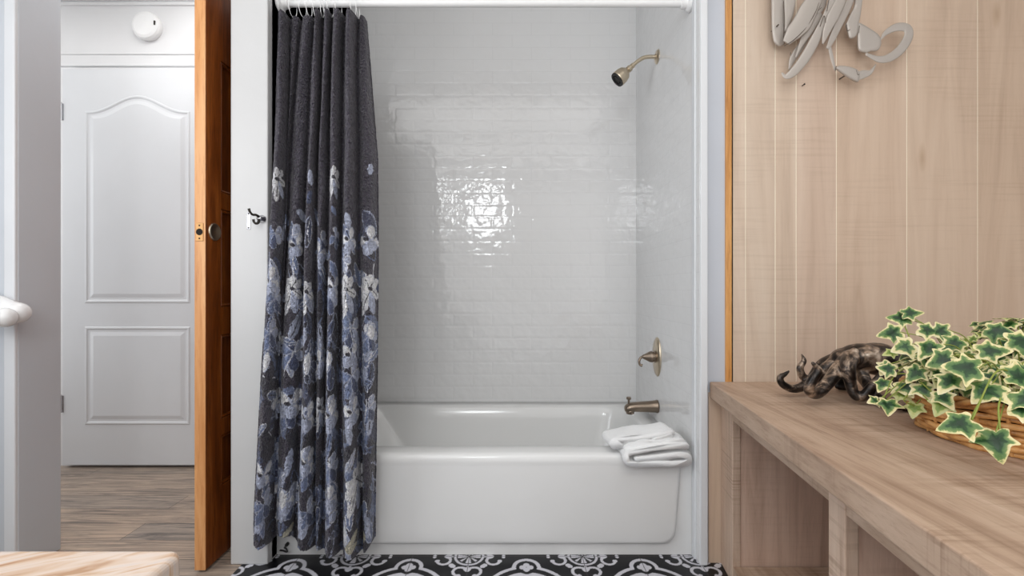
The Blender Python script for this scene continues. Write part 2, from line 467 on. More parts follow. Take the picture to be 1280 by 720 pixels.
# bluish painted strip + wood trim + boards
bx0 = P(884, 0, YP).x
M['bluewall'] = paint('cool white wall paint', lin(196, 201, 210), .45)
wallbox('wall_strip', (bx0, YW-.004, 0), (P(906,0,YW).x, YW+.1, CEIL), M['bluewall'], 'narrow pale blue grey wall strip beside the shower alcove')
b = B(); box(b, (P(905.5,0,YW).x, YW-.014, .60), (P(914.5,0,YW-.01).x, YW+.01, CEIL))
struct(obj('trim_3', b, M['trimwood'], None, .003), 'narrow orange pine strip at the edge of the board wall', 'trim')
edges = [914.5, 930, 967, 993, 1043, 1130.5, 1218.5, 1290]
bm_ = B(); x0 = P(914.5,0,YW).x
lay = bm_.verts.layers.float_color.new('tint')
xs = [P(e,0,YW).x for e in edges]+[XRW]
tints = [(1.03,1.05,1.06), (1.0,1.02,1.03), (1.02,1.03,1.03), (.98,.955,.955), (.985,.955,.93), (.985,.965,.94), (.955,.925,.89), (.98,.94,.9)]
for i in range(len(xs)-1):
    g = .0016 if i not in (0,) else .0008
    vs = box(bm_, (xs[i]+(g if i else 0), YW-.010, 0), (xs[i+1]-g*.6, YW, CEIL))
    for v in vs: v[lay] = (*tints[i], 1)
ww = obj('wall_boards', bm_, M['wallboard'], None, .001); struct(ww, 'whitewashed vertical pine board wall behind the bench', 'wall')
wallbox('wall_backing', (x0, YW-.0088, 0), (XRW, YW+.1, CEIL), M['groove'], 'pale backing seen in the grooves between the pine boards')
# pale pine board under the bench end
struct(simple_box('trim_4', (P(885.5,0,YW-.006).x, YW-.010, 0), (P(914,0,YW).x, YW-.001, .60), M['palepine'], None, .001), 'pale pine board between the pilaster and the bench foot', 'trim')

# hall far wall mouldings
for i, (y0, y1, d) in enumerate(((-60, 1.5, .008), (4, 7.5, .012), (66, 68.5, .006), (80.5, 83.5, .010))):
    a = P(60, y0, YH).z; c = P(60, y1, YH).z
    struct(simple_box('trim_%d' % (5+i), (-2.9, YH-d, c), (-.99, YH+.01, a), M['wall'], None, .003), 'thin white horizontal moulding %s' % ('at the top of the hall wall', 'below the hall crown', 'under the smoke detector', 'directly above the white hall door')[i], 'trim')

# ------------------------------------------------------------------ white hall door
YD = YH-.035
dl, dr = P(78, 0, YD).x, P(78, 0, YD).x+.815
dt, db = P(0, 86, YD).z, P(0, 581.5, YD).z
dr_o = thing('door_1', ((dl+dr)/2, YD, 0), 'white two panel hall door with an arched upper panel', 'door', None, 'structure')
b = B(); box(b, (dl, YD, max(db, .008)), (dr, YD+.034, dt))
obj('door_slab', b, M['doorwhite'], dr_o, .002)
def rail_loop(bm, pts, y, w=.009, h=.006):      # raised moulding following a closed line
    for off, r in ((0, w*.5),):
        tube(bm, [(x, y, z) for x, z in pts], r, 8, True, flat=.75)
def arch(xl, xr, zb, zs, zt, n=24):
    pts = [(xl, zb), (xr, zb)]
    for k in range(n+1):
        t = k/n; x = xr+(xl-xr)*t; s = .5-.5*math.cos(2*PI*t); s = s**1.2
        pts.append((x, zs+(zt-zs)*s))
    return pts
def dens(pts, m=12):
    out = []
    for i in range(len(pts)):
        a, c = pts[i], pts[(i+1) % len(pts)]
        k = max(1, int(math.hypot(c[0]-a[0], c[1]-a[1])/.03))
        for j in range(k): out.append((a[0]+(c[0]-a[0])*j/k, a[1]+(c[1]-a[1])*j/k))
    return out
def PX(x): return P(x, 0, YD).x
def PZ(y): return P(0, y, YD).z
def panel(bm, pts, y, inset=.016, rise=.006):
    cx = sum(p[0] for p in pts)/len(pts); cz = sum(p[1] for p in pts)/len(pts)
    xs_ = [p[0] for p in pts]; zs_ = [p[1] for p in pts]; W = max(xs_)-min(xs_); Hh = max(zs_)-min(zs_)
    mx = (max(xs_)+min(xs_))/2; mz = (max(zs_)+min(zs_))/2
    def sc(d): return [(mx+(x-mx)*(1-2*d/W), mz+(z-mz)*(1-2*d/Hh)) for x, z in pts]
    rings = []
    for d, yy in ((0, y+.001), (.006, y-.0038), (.012, y-.0038), (.020, y+.0005), (.028, y+.0005), (.050, y-.005)):
        rings.append([bm.verts.new((x, yy, z)) for x, z in sc(d)])
    n = len(pts)
    for r0, r1 in zip(rings, rings[1:]):
        for k in range(n): bm.faces.new((r0[k], r0[(k+1) % n], r1[(k+1) % n], r1[k]))
    bm.faces.new(rings[-1])
pxl, pxr = PX(106), PX(238)
b = B(); panel(b, arch(pxl, pxr, PZ(379), PZ(139), PZ(119)), YD); obj('upper_panel', b, M['doorwhite'], dr_o, smooth=False)
b = B(); panel(b, [(pxl, PZ(531)), (pxr, PZ(531)), (pxr, PZ(408)), (pxl, PZ(408))], YD); obj('lower_panel', b, M['doorwhite'], dr_o)
for zc in (PZ(140), PZ(505)):
    b = B()
    lathe(b, [(.006, -.045), (.006, .045), (.003, .05), (0, .052)], (dl-.003, YD-.004, zc), (0, 0, 1), 12)
    box(b, (dl, YD-.002, zc-.045), (dl+.008, YD+.001, zc+.045))
    obj('hinge', b, M['chrome'], dr_o)

# smoke detector
sd = thing('smoke_detector', P(187, 35, YH), 'round white smoke detector on the hall wall above the white door', 'smoke detector')
b = B(); lathe(b, [(.073, 0), (.073, -.008), (.076, -.009), (.076, -.024), (.070, -.034), (.058, -.038), (0, -.040)], P(187, 35, YH), (0, 1, 0), 48)
obj('housing', b, M['plastic'], sd, smooth=False, bevel=.001)
b = B(); p = P(192, 28, YH-.0405); box(b, (p.x, p.y-.001, p.z-.012), (p.x+.007, p.y+.004, p.z+.010)); obj('vent_slot', b, M['iron'], sd)
b = B(); p = P(180, 26, YH-.0395); box(b, (p.x, p.y-.001, p.z-.003), (p.x+.012, p.y+.004, p.z+.001)); obj('test_button', b, M['plastic'], sd, .001)

# ------------------------------------------------------------------ wooden door
wx0, wx1 = -1.077, -1.040; wy0, wy1 = 1.548, 2.36; wz0, wz1 = .010, 2.09
wd = thing('door_2', (wx0, wy0, 0), 'orange brown varnished wooden door standing open edge-on beside the pilaster', 'door', None, 'structure')
b = B()
box(b, (wx0, wy0+.001, wz0), (wx1, wy0+.082, wz1)); box(b, (wx0, wy1-.1, wz0), (wx1, wy1, wz1))
for z0, z1 in ((wz0, .26), (1.78, wz1), (.44, .50), (.80, .90), (1.25, 1.31)):
    box(b, (wx0, wy0+.080, z0), (wx1, wy1-.099, z1))
obj('frame', b, M['doorwood'], wd, .0015)
b = B()
for z0, z1 in ((.26, .44), (.50, .80), (.90, 1.25), (1.31, 1.78)):
    box(b, (wx0+.012, wy0+.081, z0-.005), (wx1-.012, wy1-.1, z1+.005))
    m_ = .022
    tube(b, [(wx1-.007, wy0+.088, z0+.006), (wx1-.007, wy1-.105, z0+.006), (wx1-.007, wy1-.105, z1-.006), (wx1-.007, wy0+.088, z1-.006)], .006, 6, True)
obj('panel', b, M['doorwood'], wd)
b = B(); box(b, (wx0, wy0-.001, wz0), (wx1-.0005, wy0+.0015, wz1)); obj('edge', b, M['dooredge'], wd, .0004)
ez = P(250, 290, wy0).z; ex = P(250, 290, wy0).x
b = B(); box(b, (ex-.0125, wy0-.003, ez-.031), (ex+.0125, wy0, ez+.031))
lp = obj('latch_plate', b, M['brass'], wd, .001)
b = B(); lathe(b, [(.0115, -.0034), (.0115, -.0032)], (ex, wy0, ez), (0, 1, 0), 24)
for s in (-1, 1): lathe(b, [(.0028, -.0036), (.0028, -.0032)], (ex, wy0, ez+s*.022), (0, 1, 0), 10)
obj('bore_hole', b, M['darkhole'], lp)
py_ = 1.04*F/(640-268); pz = P(268, 290, py_).z
b = B(); lathe(b, [(0, .001), (.022, .001), (.0255, .0045), (.029, .0045), (.031, .001), (.031, 0)], (wx1, py_, pz), (1, 0, 0), 36)
obj('finger_pull', b, M['nickel'], wd, smooth=True)

# ------------------------------------------------------------------ hooks on the pilaster
rh = thing('robe_hook', P(322, 273, YP), 'small dark metal double robe hook on the white pilaster beside the curtain', 'hook')
b = B(); q = P(328, 274, YP)
lathe(b, [(.014, .0015), (.014, -.004), (.009, -.010), (.008, -.022), (0, -.024)], (q.x, YP, q.z), (0, 1, 0), 20)
obj('backplate', b, M['chrome'], rh, smooth=True)
b = B(); d0 = YP-.02
pts = [(q.x, d0, q.z+.004), (q.x-.005, d0-.010, q.z+.010), (q.x-.013, d0-.018, q.z+.010), (q.x-.018, d0-.024, q.z+.018), (q.x-.021, d0-.026, q.z+.029)]
c_ = catmull(pts, 6); tube(b, c_, interp([.005, .0042, .004, .004, .0048], 6), 8)
pts = [(q.x, d0, q.z-.004), (q.x+.001, d0-.008, q.z-.016), (q.x-.004, d0-.014, q.z-.020), (q.x-.009, d0-.017, q.z-.014), (q.x-.010, d0-.018, q.z-.006)]
tube(b, catmull(pts, 6), interp([.005, .0045, .004, .004, .0045], 6), 8)
obj('prong', b, M['iron'], rh, smooth=True)
sp_ = thing('strike_plate', P(311, 276, YP), 'small metal plate with two screws on the white pilaster left of the robe hook', 'metal plate')
q = P(311, 276, YP); b = B(); box(b, (q.x-.006, YP-.002, q.z-.030), (q.x+.006, YP+.001, q.z+.030)); obj('plate', b, M['chrome'], sp_, .001)
for s in (-1, 1):
    b = B(); lathe(b, [(.003, -.003), (.003, -.001)], (q.x, YP, q.z+s*.025), (0, 1, 0), 10); obj('screw', b, M['iron'], sp_)

# ------------------------------------------------------------------ towel bar, left wall
tb = thing('towel_bar', P(20, 395, YL), 'white ceramic towel bar on the wall at the left edge', 'towel bar')
q = P(18, 396, YL-.085)
b = B()
c_ = catmull([P(-34, 372, YL+.004), P(-20, 374, YL-.02), P(-4, 380, YL-.035), (P(12, 388, YL-.045)), P(22, 391, YL-.045)], 6)
tube(b, c_, interp([.030, .029, .030, .033, .034], 6), 24)
bmesh.ops.create_uvsphere(b, u_segments=24, v_segments=16, radius=.0338, matrix=Matrix.Translation(P(22, 391, YL-.045)))
obj('bracket', b, M['ceramic'], tb, smooth=True)
b = B(); p = P(6, 397, YL-.088)
bmesh.ops.create_uvsphere(b, u_segments=24, v_segments=16, radius=.031, matrix=Matrix.Translation(p))
tube(b, [p+Vector((-.09, 0, .004)), p], .031, 24)
obj('socket', b, M['ceramic'], tb, smooth=True)
b = B(); tube(b, [p+Vector((-.10, -.006, .002)), (p.x+.012, p.y-.022, p.z-.002)], .021, 20); obj('bar', b, M['ceramic'], tb, smooth=False, bevel=.004)
q = p
b = B(); lathe(b, [(.024, 0), (.024, .012), (.018, .02), (.014, .02)], (XLW, p.y-.004, p.z), (1, 0, 0), 24); tube(b, [(XLW+.01, p.y-.004, p.z), p+Vector((-.09, -.004, 0))], .0125, 16); obj('end_cap', b, M['ceramic'], tb)

# ------------------------------------------------------------------ bathtub
RIM = .367
tub = thing('bathtub', ((XL+XR)/2, YT, 0), 'white alcove bathtub below the tiled wall', 'bathtub')
def rrect(x0, x1, y0, y1, r, n=8):
    pts = []
    for cx, cy, a0 in ((x1-r, y0+r, -90), (x1-r, y1-r, 0), (x0+r, y1-r, 90), (x0+r, y0+r, 180)):
        for k in range(n+1):
            a = math.radians(a0+90*k/n); pts.append((cx+r*math.cos(a), cy+r*math.sin(a)))
    return pts
b = B()
loops = [  # x0,x1,y0,y1,r,z
 (XL+.001, XR-.001, YT+.004, YB-.001, .002, 0.001), (XL+.001, XR-.001, YT+.004, YB-.001, .002, .30),
 (XL+.001, XR-.001, YT-.001, YB-.001, .004, .335), (XL+.001, XR-.001, YT+.001, YB-.001, .006, RIM-.012),
 (XL+.001, XR-.001, YT+.010, YB-.001, .01, RIM-.002), (XL+.001, XR-.001, YT+.022, YB-.001, .015, RIM),
 (XL+.075, XR-.075, YT+.085, YB-.075, .12, RIM), (XL+.082, XR-.082, YT+.092, YB-.082, .12, RIM-.003), (XL+.092, XR-.088, YT+.099, YB-.090, .12, RIM-.014),
 (XL+.12, XR-.10, YT+.105, YB-.098, .13, RIM-.06), (XL+.22, XR-.12, YT+.13, YB-.12, .14, .14), (XL+.30, XR-.15, YT+.16, YB-.15, .14, .075), (XL+.38, XR-.22, YT+.22, YB-.21, .12, .06)]
rings = []
for x0, x1, y0, y1, r, z in loops: rings.append([b.verts.new((x, y, z)) for x, y in rrect(x0, x1, y0, y1, r)])
n = len(rings[0])
for r0, r1 in zip(rings, rings[1:]):
    for k in range(n): b.faces.new((r0[k], r0[(k+1) % n], r1[(k+1) % n], r1[k]))
b.faces.new(rings[-1])
o = obj('tub_shell', b, M['tub'], tub, smooth=True)
# apron panel: raised face with rounded lower corners
b = B()
xa, xb_ = P(368, 0, YT).x, P(843, 0, YT).x; za = P(0, 678, YT).z
def apr(off):
    r = .05; pts = []
    xl, xr_, zb = xa-off, xb_+off, za-off
    pts.append((xl-.012, .325)); 
    for k in range(9):
        a = math.radians(180+90*k/8); pts.append((xl+r+r*math.cos(a)-.004, zb+r+r*math.sin(a)))
    for k in range(9):
        a = math.radians(270+90*k/8); pts.append((xr_-r+r*math.cos(a), zb+r+r*math.sin(a)))
    pts.append((xr_+.018, .325)); return pts
rings = []
for off, y in ((.006, YT+.0035), (.003, YT-.004), (-.003, YT-.009), (-.010, YT-.011)):
    pts = apr(off)
    rings.append([b.verts.new((x, (YT+.0 if z > .3 else y), z)) for x, z in pts])
n = len(rings[0])
for r0, r1 in zip(rings, rings[1:]):
    for k in range(n-1): b.faces.new((r0[k], r0[k+1], r1[k+1], r1[k]))
b.faces.new(rings[-1])
obj('apron_panel', b, M['tub'], tub, smooth=True)
b = B(); lathe(b, [(.036, 0), (.036, -.006), (.028, -.010), (0, -.010)], P(803, 540, 2.02)+Vector((.012, 0, -.02)), (1, 0, .25), 28)
oc = P(803, 540, 2.03)
lathe(b, [(.006, -.012), (.0075, -.03), (.0, -.033)], (XR-.105, 2.03, .315), (1, 0, .2), 14)
b.free(); b = B()
lathe(b, [(.036, -.0), (.036, -.006), (.028, -.010), (0, -.010)], (XR-.112, 2.03, .285), (1, 0, .25), 28)
lathe(b, [(.006, -.008), (.008, -.032), (0, -.035)], (XR-.115, 2.03, .305), (1, 0, -.4), 14)
obj('overflow_cover', b, M['nickeldark'], tub, smooth=False)

# little dark clip on the apron foot
cl = thing('wire_clip', P(357, 687, YT), 'small dark metal clip at the foot of the tub under the curtain', 'clip')
b = B(); q = P(357, 688, YT-.02)
pts = [(q.x-.022, q.y+.004, q.z-.002), (q.x-.008, q.y, q.z-.001), (q.x+.006, q.y-.008, q.z), (q.x+.012, q.y-.012, q.z+.004), (q.x+.006, q.y-.008, q.z+.010), (q.x-.004, q.y, q.z+.010)]
tube(b, catmull(pts, 6), .0032, 8); lathe(b, [(.006, 0), (.006, -.012)], (q.x-.003, YT+.003, q.z+.012), (0, 1, 0), 12)
tube(b, [(q.x-.003, YT+.002, q.z+.010), (q.x-.004, q.y, q.z+.010)], .003, 8)
obj('clip', b, M['black'], cl, smooth=True)

# ------------------------------------------------------------------ shower fittings (on the right end wall)
YS = .656*F/(822-640)          # their distance
sh = thing('showerhead', (XR, YS, P(822, 71, YS).z), 'brushed nickel shower head on a bent arm high on the right alcove wall', 'shower head')
z0 = P(822, 71, YS).z
b = B(); lathe(b, [(.0, -.0), (.031, 0), (.031, -.003), (.024, -.008), (.012, -.010), (.012, -.014)], (XR, YS, z0), (1, 0, 0), 32); obj('flange', b, M['nickel'], sh, smooth=False, bevel=.0006)
pts = [P(822, 71, YS), P(812, 71, YS), P(805, 72, YS), P(798, 76, YS), P(792, 81, YS), P(789, 84, YS)]
b = B(); tube(b, catmull(pts, 6), .0085, 16); obj('arm', b, M['nickel'], sh, smooth=True)
p0, p1 = P(792, 81, YS), P(769, 102, YS); ax = (p1-p0).normalized(); L = (p1-p0).length
b = B(); lathe(b, [(.0, .002), (.011, .002), (.011, .012), (.008, .013), (.008, .018), (.013, .019), (.0145, .022), (.0145, .034), (.011, .036), (.013, .04), (.020, .044), (.030, .056), (.034, .072), (.035, .094), (.0335, .098)], p0, ax, 36)
hd = obj('head', b, M['nickel'], sh, smooth=False, bevel=.0005)
b = B(); lathe(b, [(.0, .094), (.030, .0955), (.0345, .098), (.033, .104), (.026, .104), (.024, .101), (0, .101)], p0, ax, 36)
for k in range(18):
    a, c_ = frame_for(ax); w = 2*PI*k/18
    lathe(b, [(.0022, .100), (.0016, .106)], p0+(a*math.cos(w)+c_*math.sin(w))*.019, ax, 8)
obj('nozzle_face', b, M['black'], hd)
# valve
sv = thing('shower_valve', (XR, YS, P(822, 446, YS).z), 'oval brushed nickel shower valve with a lever handle above the tub spout', 'shower valve')
zc = P(822, 446, YS).z
b = B(); n = 40; rings = []
for r, dx in ((0.0, 0), (1, .001), (1, -.003), (.90, -.009), (.5, -.011), (.3, -.012)):
    if r == 0: continue
    rings.append([b.verts.new((XR+dx, YS+.052*r*math.cos(2*PI*k/n), zc+.088*r*math.sin(2*PI*k/n))) for k in range(n)])
for r0, r1 in zip(rings, rings[1:]):
    for k in range(n): b.faces.new((r0[k], r0[(k+1) % n], r1[(k+1) % n], r1[k]))
b.faces.new(rings[-1]); b.faces.new(rings[0][::-1])
obj('escutcheon', b, M['nickel'], sv, smooth=True)
b = B(); lathe(b, [(.026, .008), (.027, .014), (.023, .016), (.023, .024), (.026, .026), (.024, .036), (.014, .056), (.009, .066), (.007, .07), (0, .071)], (XR, YS, zc), (-1, 0, 0), 28)
hub = obj('hub', b, M['nickeldark'], sv, smooth=False, bevel=.0006)
x_ = XR-.060
pts = [(x_, YS, zc), (x_-.016, YS-.004, zc-.003), (x_-.025, YS-.006, zc-.018), (x_-.022, YS-.007, zc-.034), (x_-.012, YS-.007, zc-.038)]
b = B(); tube(b, catmull(pts, 8), interp([.0065, .006, .0055, .005, .0075], 8), 12); obj('lever', b, M['nickeldark'], hub, smooth=True)
# spout
ts = thing('tub_spout', (XR, YS, P(822, 508, YS).z), 'dark nickel tub spout with a diverter knob low on the alcove wall', 'tub spout')
zs = P(822, 508, YS).z
b = B(); rings = []
for dx, rz, ry, cz in ((0, .029, .029, 0), (.006, .0295, .0295, 0), (.010, .027, .028, 0), (.05, .0245, .027, -.001), (.10, .022, .025, -.002), (.125, .020, .024, -.004), (.140, .018, .022, -.008), (.147, .012, .016, -.010), (.149, .004, .006, -.010)):
    rings.append([b.verts.new((XR-dx, YS+ry*math.cos(2*PI*k/28), zs+cz+rz*math.sin(2*PI*k/28))) for k in range(28)])
for r0, r1 in zip(rings, rings[1:]):
    for k in range(28): b.faces.new((r0[k], r0[(k+1) % 28], r1[(k+1) % 28], r1[k]))
b.faces.new(rings[0]); b.faces.new(rings[-1][::-1])
lathe(b, [(.019, 0), (.018, .020), (.014, .022), (.013, .004)], (XR-.124, YS, zs-.012), (0, 0, -1), 24)
obj('spout_body', b, M['nickeldark'], ts, smooth=True)
b = B(); lathe(b, [(.005, 0), (.005, .018), (.010, .020), (.011, .027), (.008, .031), (0, .032)], (XR-.130, YS, zs+.012), (0, 0, 1), 18); obj('diverter_knob', b, M['nickeldark'], ts, smooth=False)

# ------------------------------------------------------------------ curtain rod, rings, curtain
YR = 1.672; ZR = P(0, 4.5, YR).z
cr = thing('curtain_rod', (0, YR, ZR), 'white shower curtain rod across the top of the alcove', 'curtain rod')
b = B(); tube(b, [(XL+.008, YR, ZR), (XR-.008, YR, ZR)], .0128, 24); obj('rod', b, M['rod'], cr)
for s, xx in ((1, XL), (-1, XR)):
    b = B(); lathe(b, [(.030, 0), (.031, .006), (.027, .014), (.020, .018), (.018, .036), (.0135, .038)], (xx, YR, ZR), (s, 0, 0), 28); obj('flange', b, M['rod'], cr, smooth=False, bevel=.001)

# curtain surface
rows_y = [14, 80, 200, 330, 470, 660]
bounds = np.array([
 [343, 360, 373, 391, 402, 413, 429, 446, 456],
 [341, 359, 367, 386, 400, 411, 427, 444, 461],
 [337.5, 357, 359, 381, 395, 409, 425, 446, 470],
 [331, 352, 353, 376, 392, 406, 423, 446, 470.5],
 [322, 344.5, 345, 373, 391.5, 404, 422, 448, 469],
 [312, 337, 338, 366, 391, 401, 424, 450, 466]], float)
NT_ = 8; per = [90, 30, 90, 70, 60, 80, 100, 90]
uu = []; tid = []
for k in range(NT_):
    t = np.linspace(0, 1, per[k], endpoint=False); uu.append(t); tid += [k]*per[k]
uu = np.concatenate(uu+[np.array([1.0])]); tid = np.array(tid+[NT_-1]); nu = len(uu)
nv = 760
hem_x = [312, 325, 336, 344, 362, 367, 385, 392, 402, 412, 424, 440, 455, 466]
hem_y = [677, 682, 680, 669, 671, 683, 686, 686, 690, 692, 691, 694, 690, 676]
amp_top = np.array([.030, .020, .022, .034, .034, .036, .036, .020])
amp_bot = np.array([.040, .004, .034, .036, .022, .040, .046, .036])
off_t = np.array([0, .022, .016, 0, -.002, -.002, 0, .018])       # how far a tube sits back
off_b = np.array([-.006, .018, .022, 0, .010, -.004, .002, .022])
V = np.zeros((nv, nu, 3)); u_arc = np.zeros((nv, nu)); Z = np.zeros((nv, nu))
ztop = P(0, 13, 1.64).z
def vnoise(nv_, nu_, cv, cu_, seed):
    g = np.random.default_rng(seed).random((nv_//cv+3, nu_//cu_+3))
    y = np.arange(nv_)/cv; x = np.arange(nu_)/cu_; yi = y.astype(int); xi = x.astype(int)
    fy = (y-yi); fx = (x-xi); fy = fy*fy*(3-2*fy); fx = fx*fx*(3-2*fx)
    a_ = g[yi][:, xi]*(1-fx)+g[yi][:, xi+1]*fx; b_ = g[yi+1][:, xi]*(1-fx)+g[yi+1][:, xi+1]*fx
    return a_*(1-fy)[:, None]+b_*fy[:, None]
PUCK = np.abs(vnoise(nv, nu, 3, 5, 1)-.5)*2+np.abs(vnoise(nv, nu, 5, 4, 2)-.5)*1.5-.8
BR1 = vnoise(nv, nu, 9, 2, 3)*.6+vnoise(nv, nu, 3, 2, 4)*.4
def sm(t): t = np.clip(t, 0, 1); return t*t*(3-2*t)
topdip = [0, .012, .012, 0, -.002, 0, 0, .012]
TD = np.interp(np.arange(nu), [np.mean(np.where(tid == k)[0]) for k in range(NT_)], topdip)
for j in range(nv):
    t = j/(nv-1)
    ynom = 14+(690-14)*t
    bd = np.array([np.interp(ynom, rows_y, bounds[:, k]) for k in range(9)])
    D0 = 1.642-.125*sm(t*1.25)
    amp = amp_top+(amp_bot-amp_top)*t; off = off_t+(off_b-off_t)*t
    xpx = bd[tid]+(bd[tid+1]-bd[tid])*uu
    s = np.sin(PI*uu)
    prof = (np.clip(s-.2, 0, 1)/.8)**.72
    # blend offsets across tube borders
    o0 = off[tid]
    lft = np.where(tid > 0, off[np.maximum(tid-1, 0)], off[tid]); rgt = np.where(tid < NT_-1, off[np.minimum(tid+1, NT_-1)], off[tid])
    ofs = np.where(uu < .5, (lft+o0)/2+(o0-lft)/2*sm(uu*2*2), o0+(rgt-o0)/2*sm((uu-.5)*4-1))
    ofs = np.where((uu < .5), (lft+o0)/2*(1-sm(uu*2))+o0*sm(uu*2), o0*(1-sm(uu*2-1))+(rgt+o0)/2*sm(uu*2-1))
    back = .045
    D = D0+back+ofs-amp[tid]*prof*2.4
    D += .0035*np.sin(uu*9+t*23+tid*2.1)*s+.003*np.sin(t*40+tid*1.7)*s
    # lean of the tubes: side wiggle
    xpx = xpx+ .9*np.sin(t*11+tid*1.9)*s
    # hem
    hb = np.interp(xpx, hem_x, hem_y)
    zb = H-(hb-360)*(1.52*.45+D*.55)/F
    zt = H-(12-360)*(D*.6+.4*1.62)/F-TD-.010*np.abs(np.cos(PI*uu))**5
    z = zt+(zb-zt)*t
    Dm = .65*D+.35*(D0-amp[tid]*.6)
    pk = PUCK[j]; D -= .0045*pk*(.35+.65*s)
    X = (xpx-640)*Dm/F
    V[j, :, 0] = X; V[j, :, 1] = D; V[j, :, 2] = z
    u_arc[j] = np.concatenate([[0], np.cumsum(np.hypot(np.diff(X), np.diff(D)))])
# keep clear of the alcove end wall while level with it
lim = np.where(V[..., 1] > YP-.02, XL+.004, -9); V[..., 0] = np.maximum(V[..., 0], lim)
U = np.tile(u_arc[int(nv*.55)], (nv, 1)); ZZ = V[..., 2]
base = np.array(lin(62, 56, 71)[:3])
C = np.ones((nv, nu, 3))*base
prx = 640+V[..., 0]/V[..., 1]*F; pry = 360-(ZZ-H)/V[..., 1]*F
s_ = np.sin(PI*uu)
def fab(px, py):          # picture position -> fabric coordinates, on the front of a fold
    d = np.abs(prx-px)+np.abs(pry-py)*.8+12*(1-s_[None, :])
    i = np.unravel_index(np.argmin(d), d.shape); return U[i], ZZ[i]
nz = {}
def wob(u, v, f, seed): return np.sin(u*f+seed)*np.cos(v*f*.9+seed*1.7)+.5*np.sin((u+v)*f*2.1+seed*2.3)
def petal(px, py, L, W, ang, col, alpha=1.0, outline=None, vein=None, uv=None, tip=.5):
    # ang in degrees, 0 = right, 90 = down; length/width in pixels; starts at (px,py)
    cu, cv = uv if uv else fab(px, py)
    k = 1/372.0; a = math.radians(ang)
    du, dv = U-cu, -(ZZ-cv)
    m = (np.abs(du) < L*k*1.9) & (np.abs(dv) < L*k*1.3)
    if not m.any(): return
    du, dv = du[m]/1.4, dv[m]
    x = (du*math.cos(a)+dv*math.sin(a))/(L*k); y = (-du*math.sin(a)+dv*math.cos(a))/(W*k*.5)
    sd = (px*3.7+py*1.3) % 50
    w = np.clip(x, 0, 1); hw = (np.sin(PI*np.clip(w, 0, 1)**(.5+tip))**.55)*(1+.13*wob(du, dv, 260, sd)+.08*wob(du, dv, 600, sd*2))
    inside = (x > 0) & (x < 1) & (np.abs(y) < hw)
    cc = C[m]
    tex = (1+.12*wob(du, dv, 330, sd))*(.62+.85*BR1[m])
    c = np.array(col)[None, :]*np.clip(tex, .6, 1.25)[:, None]
    if alpha < 1: c = c*alpha+cc*(1-alpha)
    edge = inside & (np.abs(y) > hw-.20)
    cc = np.where(inside[:, None], c, cc)
    if outline is not None: cc = np.where(edge[:, None], np.array(outline)[None, :], cc)
    if vein is not None: cc = np.where((inside & (np.abs(y) < .10) & (x > .08) & (x < .8))[:, None], np.array(vein)[None, :], cc)
    C[m] = cc
def line(px, py, qx, qy, w, col):
    u0, v0 = fab(px, py); u1, v1 = fab(qx, qy)
    du, dv = u1-u0, v1-v0; L = math.hypot(du, dv)+1e-6
    t = ((U-u0)*du+(ZZ-v0)*dv)/L/L; t = np.clip(t, 0, 1)
    d = np.hypot(U-u0-t*du+.004*np.sin(t*6), ZZ-v0-t*dv)
    C[d < w/372/2] = col
Wc = lin(245, 245, 252)[:3]; Gc = lin(190, 197, 220)[:3]; Bc = lin(122, 136, 172)[:3]; Sc = lin(76, 86, 120)[:3]; Dk = lin(42, 38, 52)[:3]; Yc = lin(198, 192, 170)[:3]
rr = random.Random(11)
# under-layer: slate foliage, denser below
for i in range(330):
    y = 262+(690-262)*(rr.random()**.75); x = rr.uniform(318, 470)
    if y < 330 and rr.random() < .5: continue
    petal(x, y, rr.uniform(24, 46), rr.uniform(10, 20), rr.uniform(40, 140) if rr.random() < .6 else rr.uniform(0, 360), rr.choice([Sc, Sc, Bc, Bc, Dk, Dk, Dk, lin(62, 68, 96)[:3]]), rr.uniform(.6, .95),
          outline=rr.choice([None, Gc, Bc, None]), vein=rr.choice([None, Dk]))
for i in range(60):
    y = 420+(690-420)*rr.random(); x = rr.uniform(318, 470)
    petal(x, y, rr.uniform(30, 50), rr.uniform(16, 26), rr.uniform(60, 120), rr.choice([base, Dk]), 1.0)
for i in range(95):
    y = 270+(690-270)*rr.random(); x = rr.uniform(318, 470)
    petal(x, y, rr.uniform(22, 44), rr.uniform(9, 16), rr.uniform(50, 130) if rr.random() < .7 else rr.uniform(0, 360), rr.choice([Gc, Bc, Bc, Sc]), .9, outline=rr.choice([Wc, Gc]), vein=rr.choice([None, Dk, Wc]))
def flower(x, y, R, kind, rot=0):
    if kind == 'w':       # white spiky, long petals hanging
        for a, l in ((100, 1.35), (68, 1.2), (135, 1.0), (20, .8), (170, .85), (-50, .75), (-100, .7), (-140, .7)):
            petal(x, y, R*l, R*.42, a+rot, Wc if abs(a) != 68 else Gc, 1, outline=None, vein=Dk if a in (100, 20) else None, tip=.9)
        petal(x-3, y-2, 7, 5, 20, Dk, 1)
        for a in (-70, -20, -120): line(x, y, x+.5*R*math.cos(math.radians(a)), y+.5*R*math.sin(math.radians(a)), 1.6, Dk)
    elif kind == 'o':     # broad rounded petals
        for a, l, c in ((-75, .9, Wc), (185, 1.0, Wc), (115, .95, Gc), (20, .8, Wc), (60, .7, Gc)):
            petal(x, y, R*l, R*.66, a+rot, c, 1, outline=Gc if c is Wc else None, tip=1.0)
        petal(x-2, y, 9, 5, 200, Dk, 1)
    elif kind == 'b':
        for a, l, c in ((-60, .8, Gc), (175, 1.0, Bc), (110, 1.1, Bc), (10, .85, Gc), (65, 1.0, Sc)):
            petal(x, y, R*l, R*.6, a+rot, c, 1, outline=Gc if c is not Gc else Wc, tip=1.0)
